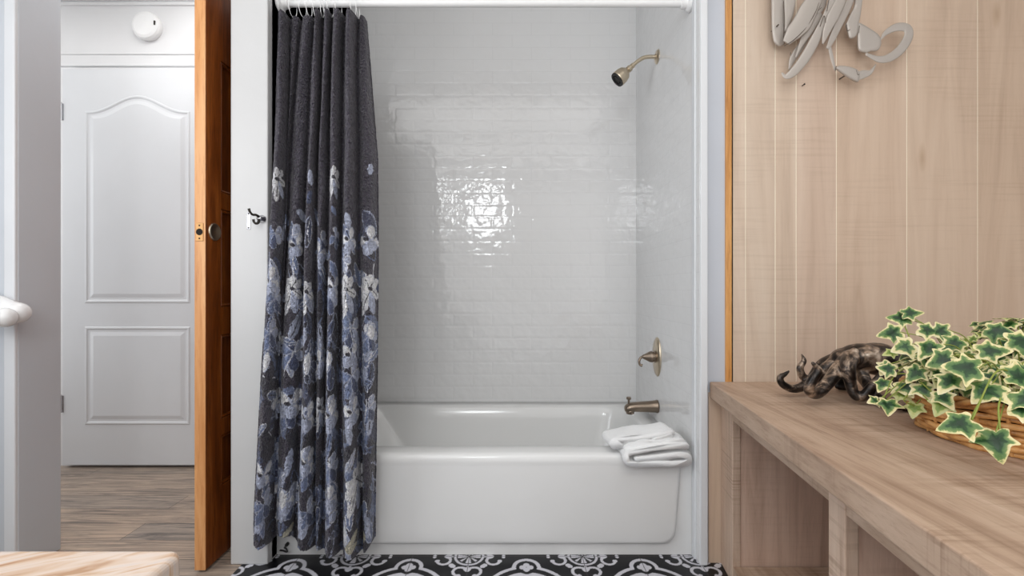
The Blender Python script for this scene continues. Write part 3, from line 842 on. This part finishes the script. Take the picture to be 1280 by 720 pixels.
for f in ((366, 220+75, 22, 'b'), (344, 292, 20, 'b', 30), (404, 300, 18, 'b'), (422, 296, 16, 'b', -30),
          (337, 352, 22, 'o'), (345, 372, 20, 'b'), (410, 370, 24, 'b', 20), (425, 325, 20, 'b', 60),
          (440, 410, 26, 'b', 40), (338, 415, 22, 'b'), (368, 440, 24, 'b', 20), (395, 440, 22, 'b'), (440, 470, 26, 'b'),
          (358, 516, 22, 'b'), (410, 510, 20, 'b'), (340, 504, 24, 'o'), (366, 506, 24, 'o', 30), (384, 524, 24, 'o', 20), (414, 520, 24, 'o'),
          (345, 570, 22, 'b'), (372, 575, 24, 'b', 10), (385, 590, 20, 'b'), (412, 585, 22, 'b'), (360, 625, 26, 'b', 15), (330, 630, 22, 'b'), (384, 640, 22, 'b'), (410, 640, 22, 'b', 40),
          (330, 595, 20, 'o', 40), (384, 580, 22, 'o', 30), (352, 632, 22, 'o', -20), (410, 625, 20, 'o'), (352, 430, 20, 'o', 50), (400, 455, 20, 'o', -30), (440, 445, 20, 'o', 30),
          (347, 224, 22, 'w', -8), (417, 222, 23, 'w', 8), (371, 308, 20, 'o', 10), (392, 318, 20, 'o', -30), (438, 300, 20, 'o'), (463, 300, 22, 'o', -8), (389, 222, 0, 'o'),
          (365, 362, 26, 'w', 10), (382, 366, 22, 'w'), (433, 362, 27, 'w'), (463, 362, 27, 'w', 12), (418, 360, 20, 'o', 30),
          (399, 512, 22, 'w'), (442, 516, 22, 'o', 10), (448, 600, 30, 'w', 20), (461, 510, 20, 'b'), (461, 420, 22, 'b')):
    if f[2]: flower(*f)
for (x, y, L, W_, a, c) in ((335, 440, 26, 15, 105, Wc), (387, 440, 28, 16, 100, Wc), (412, 440, 28, 15, 110, Wc), (431, 657, 30, 20, 105, Wc), (345, 612, 12, 16, 0, Wc), (353, 612, 24, 14, 90, Wc),
                            (447, 660, 24, 10, 150, Yc), (455, 668, 26, 12, 130, Yc), (428, 685, 26, 9, 0, Yc), (352, 675, 18, 8, -30, Yc),
                            (371, 262, 24, 13, 30, Gc), (388, 212, 20, 12, 80, Gc), (391, 238, 20, 10, 110, Sc), (430, 266, 22, 13, 60, Gc), (358, 268, 16, 8, 60, Bc), (465, 205, 16, 8, 100, Gc), (408, 258, 14, 7, 50, Bc),
                            (370, 640, 30, 11, 100, Gc), (365, 560, 34, 10, 100, Gc), (455, 640, 34, 9, 80, Gc), (330, 652, 22, 10, 150, Gc), (386, 655, 24, 10, 140, Gc), (408, 658, 24, 11, 145, Gc), (455, 405, 12, 14, 70, Wc), (462, 405, 20, 14, 80, Wc),
                            (452, 458, 20, 11, 100, Gc), (440, 440, 24, 8, 60, Gc)):
    petal(x, y, L, W_, a, c, 1, outline=Gc if c is Wc else None, vein=None)
for l in ((325, 470, 342, 474), (378, 470, 390, 469), (405, 470, 420, 475), (432, 335, 432, 362), (367, 322, 366, 350), (468, 330, 468, 360), (448, 560, 447, 598), (437, 405, 445, 450), (450, 545, 452, 500), (352, 470, 366, 440), (336, 540, 350, 600)):
    line(*l, 1.8, Wc)
# tone variation
C *= (1+.05*wob(U, ZZ, 18, 1.0))[..., None]
me = grid_mesh('shower_curtain', V.reshape(-1, 3), nu, nv, 'col', np.clip(C, 0, 1).reshape(-1, 3))
cu = obj('shower_curtain', me, M['curtain']); so = cu.modifiers.new('thick', 'SOLIDIFY'); so.thickness = .0012; so.offset = 1
tag(cu, 'dark grey and blue floral shower curtain drawn to the left of the tub', 'shower curtain')
# rings
rx = [352, 366, 378, 386, 394, 403, 407.5, 413, 423, 441, 447]
for i, x in enumerate(rx):
    b = B(); xx = P(x, 14, 1.66).x; pts = []
    for k in range(22):
        a = 2*PI*k/22; pts.append((xx+.002*math.sin(a+i), YR-.012+.026*math.cos(a)*(1+.1*math.sin(i)), ZR-.018+.038*math.sin(a)))
    tube(b, pts, .0013, 6, True)
    o = obj('curtain_ring', b, M['rod'], smooth=True)
    tag(o, 'thin white wire curtain ring hooked over the white shower rod', 'curtain ring', 'thin wire rings holding up the shower curtain')
# clear liner cord visible at the left edge
# ------------------------------------------------------------------ towel on the tub rim
tw = thing('folded_towel', (XR-.15, YT+.03, RIM), 'white folded towel resting on the right end of the tub rim', 'towel')
def towel_layer(path, y0, y1, thick, seed, skew=0.0, ny=26):
    b = B(); c_ = catmull([(x, 0, z) for x, z in path], 7); n = len(c_)
    # offset polyline to closed profile
    L_, R_ = [], []
    for i, p in enumerate(c_):
        t = (c_[min(i+1, n-1)]-c_[max(i-1, 0)]).normalized(); nn = Vector((-t.z, 0, t.x)); k = thick/2
        if i in (0, n-1): k *= .55
        L_.append(p+nn*k); R_.append(p-nn*k)
    prof = L_+R_[::-1]; m = len(prof); rings = []
    for j in range(ny):
        s = j/(ny-1); y = y0+(y1-y0)*s; e = 1-.25*(abs(2*s-1)**10)
        ring = []
        for q in prof:
            w = noise.noise(Vector((q.x*14, y*12, q.z*14+seed)))*.006+noise.noise(Vector((q.x*45, y*45, q.z*45+seed)))*.002
            ring.append(b.verts.new((q.x+skew*(y-y0)+w*.6, y+noise.noise(Vector((q.x*9+seed, 0, q.z*9)))*.012, q.z+w if y < YT-.014 else max(RIM+.0015, q.z+w))))
        rings.append(ring)
    for r0, r1 in zip(rings, rings[1:]):
        for k in range(m): b.faces.new((r0[k], r0[(k+1) % m], r1[(k+1) % m], r1[k]))
    b.faces.new(rings[0]); b.faces.new(rings[-1][::-1]); return b
def TX(u, v):   # towel zoom coordinates -> x, z at the rim
    p = P(740+u/3.128, 390+v/3.128, 1.66); return (p.x-.0, p.z-.004+.016*(v-462)/130)
pa = [TX(150, 566), TX(230, 562), TX(340, 548), TX(362, 566), TX(345, 584), TX(250, 586), TX(150, 592), TX(122, 570), TX(130, 538), TX(200, 524), TX(300, 512), TX(362, 510)]
obj('lower_fold', towel_layer(pa, YT-.040, YT+.085, .0200, 1), M['towel'], tw, smooth=True)
pb = [TX(310, 478), TX(240, 497), TX(150, 512), TX(90, 528), TX(78, 510), TX(130, 490), TX(220, 480), TX(318, 462)]
obj('upper_fold', towel_layer(pb, YT-.006, YT+.10, .0215, 5, -.05), M['towel'], tw, smooth=True)
pc = [TX(350, 505), TX(270, 512), TX(180, 520), TX(120, 540)]
obj('middle_fold', towel_layer([(x, z+.004) for x, z in pc], YT-.026, YT+.09, .028, 9), M['towel'], tw, smooth=True)

# ------------------------------------------------------------------ bench / console along the right
ZT = .639; TH = .056; SL = -.1333
def bx(x0, d): return x0+SL*(YW-.012-d)     # x of a line through x0 at the wall plane, going to the camera
yw = YW-.012; yn = .10
be = thing('console_bench', (.70, yw, 0), 'long limed oak open cubby bench along the right side', 'bench')
x0 = (887-640)*yw/F
b = B(); prism(b, [(bx(x0, yw), yw), (bx(x0, yn), yn), (XRW-.01, yn), (XRW-.01, yw)], ZT-TH, ZT)
top = obj('top', b, M['bench'], be, .004, seg=3)
fx = x0+.040
def fbox(a0, a1, t0, t1, z0, z1, name, mat, bev=.0015):   # in the slanted front frame: a = offset behind the front plane, t = distance from the wall
    b = B(); ya, yb = yw-t0, yw-t1
    prism(b, [(bx(fx, ya)+a0, ya), (bx(fx, yb)+a0, yb), (bx(fx, yb)+a1, yb), (bx(fx, ya)+a1, ya)][::-1], z0, z1)
    return obj(name, b, mat, be, bev)
ts_ = [(0, .114), (.672, .730), (1.27, 1.33)]
for t0, t1 in ts_: fbox(0, .028, t0+.0005, t1, .0, ZT-TH-.001, 'stile', M['benchz'], .003)
for i in range(2):
    fbox(.002, .027, ts_[i][1], ts_[i+1][0], ZT-TH-.05, ZT-TH-.001, 'rail', M['bench'])
    fbox(.002, .027, ts_[i][1], ts_[i+1][0], .0, .058, 'bottom_rail', M['bench'])
for t0, t1 in ts_: fbox(.028, .62, t1-.022-(.0), t1-.004, .0, ZT-TH-.001, 'divider', M['benchin'], 0)
fbox(.0275, .62, .115, 1.33, .040, .057, 'shelf', M['bench'], 0)
fbox(.62, .635, .02, 1.33, .0, ZT-TH-.001, 'back_panel', M['benchin'], 0)
fbox(.03, .60, 1.40, 1.42, .0, ZT-TH-.001, 'side_panel', M['benchz'], 0)

# ------------------------------------------------------------------ octopus figurine
oc = thing('octopus_figurine', P(1070, 490, 1.36), 'dark bronze octopus figurine with curling arms on the bench', 'figurine')
b = B()
def chain(pts, rad):
    c_ = catmull([P(*p) for p in pts], 8); r = [q*.84 for q in interp(rad, 8)]
    pts2 = []
    for p, q in zip(c_, r): pts2.append(Vector((p.x, p.y, max(p.z, ZT+q*1.0+.001))))
    tube(b, pts2, r, 14)
    for s in (0, -1):
        bmesh.ops.create_icosphere(b, subdivisions=2, radius=r[s]*.98, matrix=Matrix.Translation(pts2[s]))
    # suckers / knobs
k = .0024
chain([(1062, 446, 1.36), (1048, 461, 1.34), (1036, 477, 1.32), (1021, 492, 1.29), (1011, 487, 1.26), (1017, 473, 1.25), (1023, 463, 1.25), (1016, 454, 1.25)], [.026, .024, .021, .018, .0160, .0145, .0125, .006])
chain([(1058, 446, 1.40), (1035, 459, 1.40), (1012, 478, 1.39), (994, 486, 1.38), (979, 481, 1.37), (975, 472, 1.37), (981, 468, 1.37), (986, 464, 1.37)], [.026, .022, .018, .015, .013, .011, .008, .004])
chain([(1050, 446, 1.44), (1028, 456, 1.43), (1014, 473, 1.41), (1004, 471, 1.40), (1000, 460, 1.40), (1005, 451, 1.40), (1002, 443, 1.40)], [.024, .021, .016, .014, .012, .009, .0035])
chain([(1064, 446, 1.34), (1060, 458, 1.31), (1063, 478, 1.30), (1068, 493, 1.29), (1078, 496, 1.28), (1090, 484, 1.27), (1105, 468, 1.27), (1118, 462, 1.28)], [.026, .024, .018, .016, .016, .016, .014, .008])
chain([(1078, 450, 1.36), (1076, 464, 1.36), (1084, 480, 1.33), (1094, 494, 1.28), (1108, 504, 1.23), (1124, 509, 1.21)], [.028, .024, .018, .016, .014, .011])
chain([(1070, 455, 1.44), (1060, 470, 1.47), (1048, 482, 1.47), (1058, 486, 1.46), (1070, 482, 1.46)], [.024, .020, .014, .012, .007])
chain([(1100, 450, 1.38), (1118, 466, 1.34), (1134, 490, 1.28), (1142, 505, 1.24), (1130, 512, 1.21)], [.030, .026, .020, .016, .010])
chain([(1095, 450, 1.42), (1110, 470, 1.46), (1130, 486, 1.47), (1146, 482, 1.46)], [.028, .022, .016, .008])
# mantle and head
def blob(px, py, d, sx, sy, sz, ry=0):
    m_ = Matrix.Translation(P(px, py, d)) @ Matrix.Rotation(ry, 4, 'Y') @ Matrix.Diagonal((sx, sy, sz, 1))
    bmesh.ops.create_icosphere(b, subdivisions=4, radius=1, matrix=m_)
blob(1098, 449, 1.39, .070, .060, .050, .12)
blob(1075, 447, 1.38, .062, .052, .043, -.12)
blob(1054, 444, 1.39, .036, .036, .020, -.45)
blob(1086, 444, 1.335, .014, .014, .012)
blob(1068, 439, 1.34, .011, .011, .010)
blob(1066, 450, 1.34, .016, .02, .014)
o = obj('body', b, M['octo'], oc, smooth=True)
r_ = o.modifiers.new('remesh', 'REMESH'); r_.mode = 'VOXEL'; r_.voxel_size = .0030; r_.use_smooth_shade = True
s_m = o.modifiers.new('sm', 'SMOOTH'); s_m.factor = .5; s_m.iterations = 1

# ------------------------------------------------------------------ ivy basket
BX, BY, BR = 1.143, .985, .218
iv = thing('potted_ivy', (BX, BY, ZT), 'variegated cream and green ivy in a low round wicker basket on the bench', 'potted plant')
RH = .096
def brad(h): return BR*(.90+.13*(h/RH)**.8)
bk = B()
N = 30; rows = 8
for r in range(rows):
    for half in range(1):
        h = .006+(RH-.016)*r/(rows-1); pts = []
        ph = (r % 2)*PI
        for k in range(N*6):
            a = 2*PI*k/(N*6)
            w = .0050*math.sin(a*N/2+ph); dz = .0016*math.sin(a*5+r*1.3)+.0008*math.sin(a*11+r)
            R_ = brad(h)+w; pts.append((BX+R_*math.cos(a), BY+R_*math.sin(a), ZT+h+dz))
        tube(bk, pts, .0066 if r % 3 else .0058, 8, True)
bo = obj('basket', bk, M['wicker'], iv, smooth=True)
b = B()
for s in (0, 1):
    pts = []
    for k in range(N*8):
        a = 2*PI*k/(N*8); t = a*24+s*PI
        pts.append((BX+(brad(RH)+.0055*math.cos(t))*math.cos(a), BY+(brad(RH)+.0055*math.cos(t))*math.sin(a), ZT+RH+.005*math.sin(t)))
    tube(b, pts, .0058, 8, True)
ri = obj('rim', b, M['wicker'], iv, smooth=True)
b = B()
for k in range(N):
    a = 2*PI*(k+.5)/N; tube(b, [(BX+brad(h)*math.cos(a), BY+brad(h)*math.sin(a), ZT+h) for h in (.002, .03, .06, RH)], .0034, 6)
lathe(b, [(0, .003), (BR*.90, .003), (BR*.91, .006), (0, .008)], (BX, BY, ZT), (0, 0, 1), 48)
obj('stakes', b, M['wicker'], iv)
b = B(); lathe(b, [(brad(RH*.1)-.012, .010), (brad(RH*.7)-.012, RH-.02), (BR*.7, RH-.008), (0, RH+.002)], (BX, BY, ZT), (0, 0, 1), 40); obj('soil', b, M['soil'], iv)
# leaves
half_ = [(0, 0), (.18, -.17), (.42, -.13), (.36, .12), (.70, .38), (.36, .44), (.27, .64), (0, 1.08)]
outl = half_ + [(-x, y) for x, y in half_[-2:0:-1]]
fine = []
for i in range(len(outl)):
    a, c_ = outl[i], outl[(i+1) % len(outl)]
    for j in range(3): fine.append((a[0]+(c_[0]-a[0])*j/3, a[1]+(c_[1]-a[1])*j/3))
fine = [tuple(.5*(fine[i][k]+.5*(fine[i-1][k]+fine[(i+1) % len(fine)][k])) for k in (0, 1)) for i in range(len(fine))]
lv = B(); l_ring = lv.verts.layers.float.new('ring'); l_leaf = lv.verts.layers.float.new('leaf')
vn = B()
def leaf(pos, nrm, tipdir, size, r=None):
    n_ = Vector(nrm).normalized(); t = Vector(tipdir); t = (t-n_*t.dot(n_))
    if t.length < .05: t = Vector((random.uniform(-1, 1), random.uniform(-1, 1), random.uniform(-1, 1))); t = t-n_*t.dot(n_)
    t.normalize(); sx = t.cross(n_)
    var = random.random() if r is None else r; wdt = random.uniform(.85, 1.2)
    curl = random.uniform(.1, .45); fold = random.uniform(-.1, .35); cx, cy = 0, .30
    rings = []; asy = random.uniform(-.22, .22)
    for s in (1, .82, .6, .32, 0):
        pts = fine if s > 0 else [(cx, cy)]
        ring = []
        for x, y in pts:
            x = x*(1+asy if x > 0 else 1-asy)
            X = (cx+(x-cx)*s)*wdt; Y = cy+(y-cy)*s
            Zz = fold*abs(X)*.6-curl*(Y-.2)**2*.8-.3*X*X+.02*math.sin(X*14+Y*9+var*30)
            q_ = Vector(pos)+(sx*X+t*(Y-.0)+n_*Zz)*size; q_.z = max(q_.z, ZT+.002+.002*s)
            v = lv.verts.new(q_); v[l_ring] = s; v[l_leaf] = var; ring.append(v)
        rings.append(ring)
    n = len(fine)
    for r0, r1 in zip(rings, rings[1:]):
        for k in range(n):
            f = (r0[k], r0[(k+1) % n], r1[(k+1) % n], r1[k]) if len(r1) > 1 else (r0[k], r0[(k+1) % n], r1[0])
            lv.faces.new(f)
def stem(p0, p1, sag=.02, r=.0016):
    p0, p1 = Vector(p0), Vector(p1); m_ = (p0+p1)/2+Vector((0, 0, sag))
    tube(vn, catmull([p0, m_, p1], 5), r, 6)
cen = Vector((BX, BY, ZT+.03))
cam = Vector((0, 0, H))
rv = random.Random(5)
for i in range(700):
    a = rv.uniform(0, 2*PI); rad = math.sqrt(rv.random())*.255
    x = BX+rad*math.cos(a); y = BY+rad*math.sin(a)*.98
    topz = ZT+.242-.115*(rad/.255)**2+.022*math.sin(x*23)+.015*math.sin(y*31)
    z = topz-abs(rv.gauss(0, .03)) if rv.random() < .7 else rv.uniform(ZT+RH+.01, topz)
    if rad > .2: z = rv.uniform(ZT+RH+.035, max(ZT+RH+.045, topz))
    if rad > .235: continue
    p = Vector((x, y, z))
    out = (p-cen).normalized(); tc = (cam-p).normalized()
    nr = out*.5+Vector((0, 0, .75))+tc*.45+Vector((rv.uniform(-.5, .5), rv.uniform(-.5, .5), rv.uniform(-.3, .3)))
    tip = Vector((math.cos(a), math.sin(a), -.35))*.7+Vector((rv.uniform(-.8, .8), rv.uniform(-.8, .8), rv.uniform(-.5, .4)))
    leaf(p, nr, tip, rv.uniform(.024, .044)*(1 if rv.random() < .8 else .7))
    if i % 3 == 0: stem((BX+rad*.5*math.cos(a+.5), BY+rad*.5*math.sin(a+.5), ZT+RH), p, .03)
# picked leaves seen in the photograph: px, py, distance, size, tip angle (0 right, 90 down), variegation
picks = [(1212, 525, .80, .062, 170, .05), (1245, 540, .79, .060, 75, .05), (1275, 490, .80, .05, 60, .1), (1222, 460, .84, .058, 200, .1), (1235, 410, .98, .05, 30, .0), (1200, 425, .98, .05, 160, .1),
         (1262, 425, .9, .06, 20, .2), (1210, 455, .86, .05, 190, .4), (1180, 500, .93, .045, 120, .9), (1175, 490, .93, .045, 60, .5),
         (1135, 397, 1.10, .050, 200, .0), (1130, 392, 1.10, .045, 10, .05), (1125, 415, 1.09, .055, 190, .2), (1150, 410, 1.08, .05, 30, .5), (1140, 430, 1.05, .05, 170, .7),
         (1118, 440, 1.09, .030, 180, .9), (1118, 462, 1.07, .042, 200, .4), (1112, 455, 1.08, .04, 140, .5), (1105, 475, 1.08, .04, 110, .3), (1108, 500, 1.05, .044, 95, .3), (1098, 500, 1.06, .03, 170, .6),
         (1120, 490, 1.06, .036, 40, .9), (1130, 478, 1.05, .045, 60, .5), (1150, 460, 1.0, .05, 140, .3), (1150, 480, 1.0, .048, 60, .6), (1160, 450, .98, .05, 10, .2), (1170, 430, .97, .055, 150, .3),
         (1145, 505, 1.03, .04, 100, .85), (1160, 440, 1.0, .05, 90, .1), (1185, 400+12, 1.05, .05, 190, .4), (1195, 470, .88, .055, 140, .4), (1240, 480, .83, .055, 150, .3), (1260, 470, .82, .055, 20, .2),
         (1225, 440, .9, .055, 10, .3), (1190, 445, .92, .055, 170, .1), (1265, 510, .80, .045, 30, .6), (1278, 455, .83, .055, 100, .4)]
for px, py, d, sz, ang, vr in picks:
    p = P(px, py, d); tc = (cam-p).normalized(); a = math.radians(ang)
    tip = Vector((math.cos(a), 0, -math.sin(a)))
    nr = tc*.8+Vector((rv.uniform(-.35, .35), 0, .45+rv.uniform(-.2, .2)))
    leaf(p, nr, tip, sz*.86, vr)
    r0 = Vector((BX+(p.x-BX)*.55, BY+(p.y-BY)*.55, ZT+RH+.02)); stem(r0, p, .035, .0012)
for path in ([(1165, 470, .98), (1145, 440, 1.05), (1130, 405, 1.10)], [(1165, 490, .96), (1140, 470, 1.03), (1118, 470, 1.07), (1104, 500, 1.06)], [(1160, 500, .96), (1145, 488, 1.02), (1130, 500, 1.03), (1145, 508, 1.03)],
             [(1275, 470, .83), (1245, 465, .82), (1215, 525, .80)], [(1275, 460, .84), (1250, 500, .81), (1250, 540, .79)]):
    tube(vn, catmull([P(*p) for p in path], 8), .0015, 6)
lo = obj('foliage', lv, M['leaf'], iv, smooth=True)
obj('vines', vn, M['vine'], iv, smooth=True)

# ------------------------------------------------------------------ metal wall sculpture
ws = thing('metal_wall_sculpture', P(1040, 30, YW-.012), 'silvery cut metal crustacean wall sculpture with curling claws on the pine boards', 'wall sculpture')
def z4(u, v): return (955+u/6.54, v/6.54)
def z5(u, v): return (1030+u/6.54, v/6.54)
def plate(name, pts, d, th=.003, dome=.004, mat='sculpt'):
    pts = [P(x, y, d) for x, y in pts]; fx_ = [(p.x, p.z) for p in pts]
    # smooth outline
    dd = catmull([Vector((x, 0, z)) for x, z in fx_]+[Vector((fx_[0][0], 0, fx_[0][1]))], 5)[:-1]
    c_ = sum(dd, Vector())/len(dd); b = B(); n = len(dd)
    a0 = [b.verts.new((p.x, d+th, p.z)) for p in dd]
    rr0 = [a0]
    for s, y in ((1, 0), (.94, -.003), (.7, -dome*.75), (.35, -dome)):
        rr0.append([b.verts.new((c_.x+(p.x-c_.x)*s, d+y, c_.z+(p.z-c_.z)*s)) for p in dd])
    for r0, r1 in zip(rr0, rr0[1:]):
        for k in range(n): b.faces.new((r0[k], r0[(k+1) % n], r1[(k+1) % n], r1[k]))
    b.faces.new(rr0[-1]); b.faces.new(a0[::-1])
    return obj(name, b, M[mat], ws, smooth=True)
def bar(name, pts, wid, d0, d1=None, mat='sculpt', flat=.16):
    d1 = d0 if d1 is None else d1; n = len(pts)
    c_ = catmull([P(x, y, d0+(d1-d0)*i/(n-1)) for i, (x, y) in enumerate(pts)], 7)
    b = B(); r = [w/2*YW/F for w in interp(wid, 7)]; tube(b, c_, r, 12, upv=Vector((0, 1, 0)), flat=flat)
    # upv along Y: a lies in the wall plane, b points off the wall
    return obj(name, b, M[mat], ws, smooth=True)
dA = YW-.040; dB = YW-.055; dC = YW-.070
plate('shell_plate', [z4(60, -150), z4(150, -150), z4(165, 120), z4(172, 260), z4(165, 355), z4(110, 370), z4(68, 270)], dA)
plate('shell_plate', [z4(165, -150), z4(262, -150), z4(250, 60), z4(215, 190), z4(168, 240)], dB+.006)
bar('arm', [z4(180, 350), z4(240, 270), z4(310, 190), z4(360, 90), z4(420, -20), z4(450, -120)], [9, 19, 23, 22, 18, 14], dC)
bar('leg', [z4(258, 470), z4(300, 370), z4(360, 250), z4(420, 160), z4(470, 110)], [1.5, 5, 13, 12, 4], dB)
bar('leg', [z4(205, 570), z4(235, 480), z4(300, 380), z4(350, 320)], [2, 8, 9, 4], dA)
bar('leg', [z4(145, 595), z4(180, 625), z4(240, 590), z4(330, 480), z4(410, 340), z4(480, 200), z4(540, 60), z4(570, -100)], [2, 6, 10, 12, 12, 10, 9, 8], dB, dC)
bar('leg', [z4(480, 360), z4(510, 260), z4(560, 140), z4(620, 20), z4(660, -90)], [2, 9, 14, 13, 8], dC)
bar('leg', [z4(520, 400), z4(560, 310), z4(620, 180), z4(690, 40), z4(740, -80)], [4, 8, 10, 9, 8], dB)
bar('leg', [z4(440, 110), z4(470, 30), z4(490, -100)], [6, 12, 10], dB)
bar('leg', [z4(395, 50), z4(420, -30), z4(440, -120)], [3, 9, 8], dC)
plate('shell_plate', [z5(178, 200), z5(215, 120), z5(250, 40), z5(262, -120), z5(320, -120), z5(300, 100), z5(280, 200), z5(265, 290), z5(215, 312), z5(195, 260)], dB)
plate('claw_base', [z5(278, 185), z5(300, 190), z5(360, 225), z5(445, 285), z5(468, 350), z5(440, 410), z5(380, 420), z5(340, 432), z5(285, 405), z5(276, 300)], dB)
bar('claw', [z5(462, 325), z5(510, 265), z5(600, 222), z5(680, 232), z5(690, 300), z5(630, 400), z5(540, 470), z5(450, 485), z5(340, 440)], [1.5, 6, 10, 11, 11, 11, 10, 8, 3], dB, dB-.012)
bar('leg', [z5(45, 380), z5(65, 470), z5(92, 575)], [4, 4.5, 2.5], dB)
plate('claw_base', [z5(88, 555), z5(130, 537), z5(200, 545), z5(268, 570), z5(290, 610), z5(280, 668), z5(225, 650), z5(150, 600)], dB, .003, .006)
bar('claw', [z5(255, 640), z5(310, 622), z5(380, 590), z5(425, 525)], [6, 7.5, 5, 1.2], dB)
bar('claw', [z5(262, 605), z5(320, 590), z5(370, 580)], [4, 5, 1.5], dB)
for pts_, d_ in (([z4(165, 375), z4(240, 330), z4(340, 230), z4(415, 110), z4(450, 20)], dC-.003), ([z4(160, 10), z4(168, 180), z4(160, 290), z4(170, 360)], dB), ([z4(515, 90), z4(530, 0), z4(545, -80)], dC-.003),
        ([z4(460, 215), z4(490, 130), z4(505, 185)], dC-.003), ([z4(445, 85), z4(470, 60)], dC-.003), ([z4(480, 355), z4(545, 200), z4(640, 20)], dC+.004), ([z5(100, 540), z5(92, 585)], dB-.003), ([z5(290, 210), z5(285, 270)], dB-.004),
        ([z4(325, 470), z4(320, 520)], dB-.004), ([z4(218, 430), z4(214, 450)], dA-.004), ([z5(262, 575), z5(275, 610), z5(290, 606)], dB-.004), ([z5(185, 200), z5(190, 250), z5(215, 240)], dB-.003), ([z5(268, 10), z5(262, 45)], dB-.003)):
    bar('slit', pts_, [.9]+[1.1]*(len(pts_)-2)+[.6], d_, mat='sculptdark', flat=.6)
# mounting rods to the wall
b = B()
for x, y in (z4(120, 200), z5(290, 60), z5(380, 330), z4(330, 160), z5(200, 600), z5(640, 390)):
    p = P(x, y, dB); b = B(); tube(b, [(p.x, YW-.012, p.z), (p.x, dB+.001, p.z)], .0025, 8); obj('standoff', b, M['sculptdark'], ws)
# small nail
nl = B(); q = P(1003, 107, YW-.012); lathe(nl, [(.0015, 0), (.0015, -.012), (.003, -.012), (.003, -.014)], (q.x, YW-.010, q.z), (-.0, 1, 0), 8)
tag(obj('nail', nl, M['iron']), 'tiny dark nail in the pine boards just below the metal sculpture', 'nail')

# ------------------------------------------------------------------ vanity at the near left
sy = .25*F/326; sxr = (232-640)*sy/F
vz = H-.25
b = B(); prism(b, rrect(-1.5, sxr, sy-.56, sy, .012), vz-.03, vz)
ct = obj('countertop', b, M['stone'], None, .006, seg=4); tag(ct, 'cream veined marble countertop corner in the lower left foreground', 'countertop')
vc = thing('vanity_cabinet', (-.9, sy-.28, 0), 'white vanity cabinet under the marble countertop', 'cabinet')
simple_box('carcass', (-1.48, sy-.53, .08), (sxr-.03, sy-.03, vz-.0305), M['doorwhite'], vc, .003)
simple_box('plinth', (-1.44, sy-.50, 0), (sxr-.07, sy-.06, .081), M['doorwhite'], vc)

# ------------------------------------------------------------------ light
def area(name, loc, rot, sx, sy_, e, col=(1, 1, 1), spread=PI):
    l = bpy.data.lights.new(name, 'AREA'); l.shape = 'RECTANGLE'; l.size = sx; l.size_y = sy_; l.energy = e; l.color = col; l.spread = spread
    o = bpy.data.objects.new(name, l); COL.objects.link(o); o.location = loc; o.rotation_euler = rot; return o
area('front_fill_light', (.1, YF+.03, 1.25), (math.radians(90), 0, 0), 2.9, 2.2, 14, (1, .99, .975))  # added broad fill behind the camera, standing in for wall bounce
area('ceiling_fill_light', (.0, -.1, CEIL-.03), (0, 0, 0), 2.6, 2.0, 20, (1, .985, .96))  # added soft fill under the ceiling, in place of bounced light
area('window_daylight', (-.37, YF+.02, 2.0), (math.radians(90), 0, 0), .42, .5, 9, (.95, .98, 1))
area('glare_patch_light', (-.93, YF+.02, 2.1), (math.radians(90), 0, 0), .14, .5, 2, (.95, .98, 1))  # thin light added to give a second glare patch on the tile
area('side_window_daylight', (XLW+.03, .35, 1.5), (0, math.radians(-90), 0), 1.4, 1.2, 21, (.94, .97, 1))
area('hall_fill_light', (-1.55, 1.95, CEIL-.02), (0, 0, 0), .5, .5, 5.5, (1, .99, .97))  # unseen fill added overhead to light the hall
area('hall_end_fill_light', (-3.37, 1.9, 1.2), (0, math.radians(-90), 0), 1.6, 1.0, 9, (.95, .975, 1))  # added fill to brighten the lower part of the hall door
area('hall_far_fill_light', (-2.7, 1.4, CEIL-.02), (0, 0, 0), .6, .9, 12, (1, .99, .97))  # second added fill, farther along the hall
def light_frame(i, c, along, sx, sz, nrm, label):
    b = B(); c = Vector(c); a = Vector(along); n = Vector(nrm); z = Vector((0, 0, 1)); f = .05
    def bar_(u0, u1, v0, v1):
        p, q = c+a*u0+z*v0, c+a*u1+z*v1+n*.03
        box(b, tuple(map(min, p, q)), tuple(map(max, p, q)))
    bar_(-sx/2-f, sx/2+f, sz/2, sz/2+f); bar_(-sx/2-f, sx/2+f, -sz/2-f, -sz/2); bar_(-sx/2-f, -sx/2, -sz/2, sz/2); bar_(sx/2, sx/2+f, -sz/2, sz/2)
    struct(obj('window_%d' % i, b, M['doorwhite'], None, .003), label, 'window')
light_frame(1, (.1, YF, 1.25), (1, 0, 0), 2.9, 2.2, (0, 1, 0), 'white frame added around the fill light behind the camera')  # invented frame, put around the added front fill
light_frame(2, (XLW, .35, 1.5), (0, 1, 0), 1.2, 1.4, (1, 0, 0), 'white frame of the side window above the vanity')
light_frame(3, (-3.4, 1.9, 1.2), (0, 1, 0), 1.0, 1.6, (1, 0, 0), 'white frame added around the fill light at the hall end')  # invented frame, put around the added hall end fill
w = bpy.data.worlds.new('World'); bpy.context.scene.world = w; w.use_nodes = True
w.node_tree.nodes['Background'].inputs[0].default_value = (.9, .95, 1, 1); w.node_tree.nodes['Background'].inputs[1].default_value = .3

cd = bpy.data.cameras.new('camera'); co = bpy.data.objects.new('camera', cd); COL.objects.link(co)
co.location = (0, 0, H); co.rotation_euler = (math.radians(90), 0, 0)
cd.sensor_width = 36; cd.lens = F/1280*36; cd.clip_start = .02
sc = bpy.context.scene; sc.camera = co
sc.view_settings.view_transform = 'Standard'; sc.view_settings.look = 'None'
sc.view_settings.gamma = 1; sc.view_settings.exposure = .03; sc.view_settings.use_curve_mapping = False
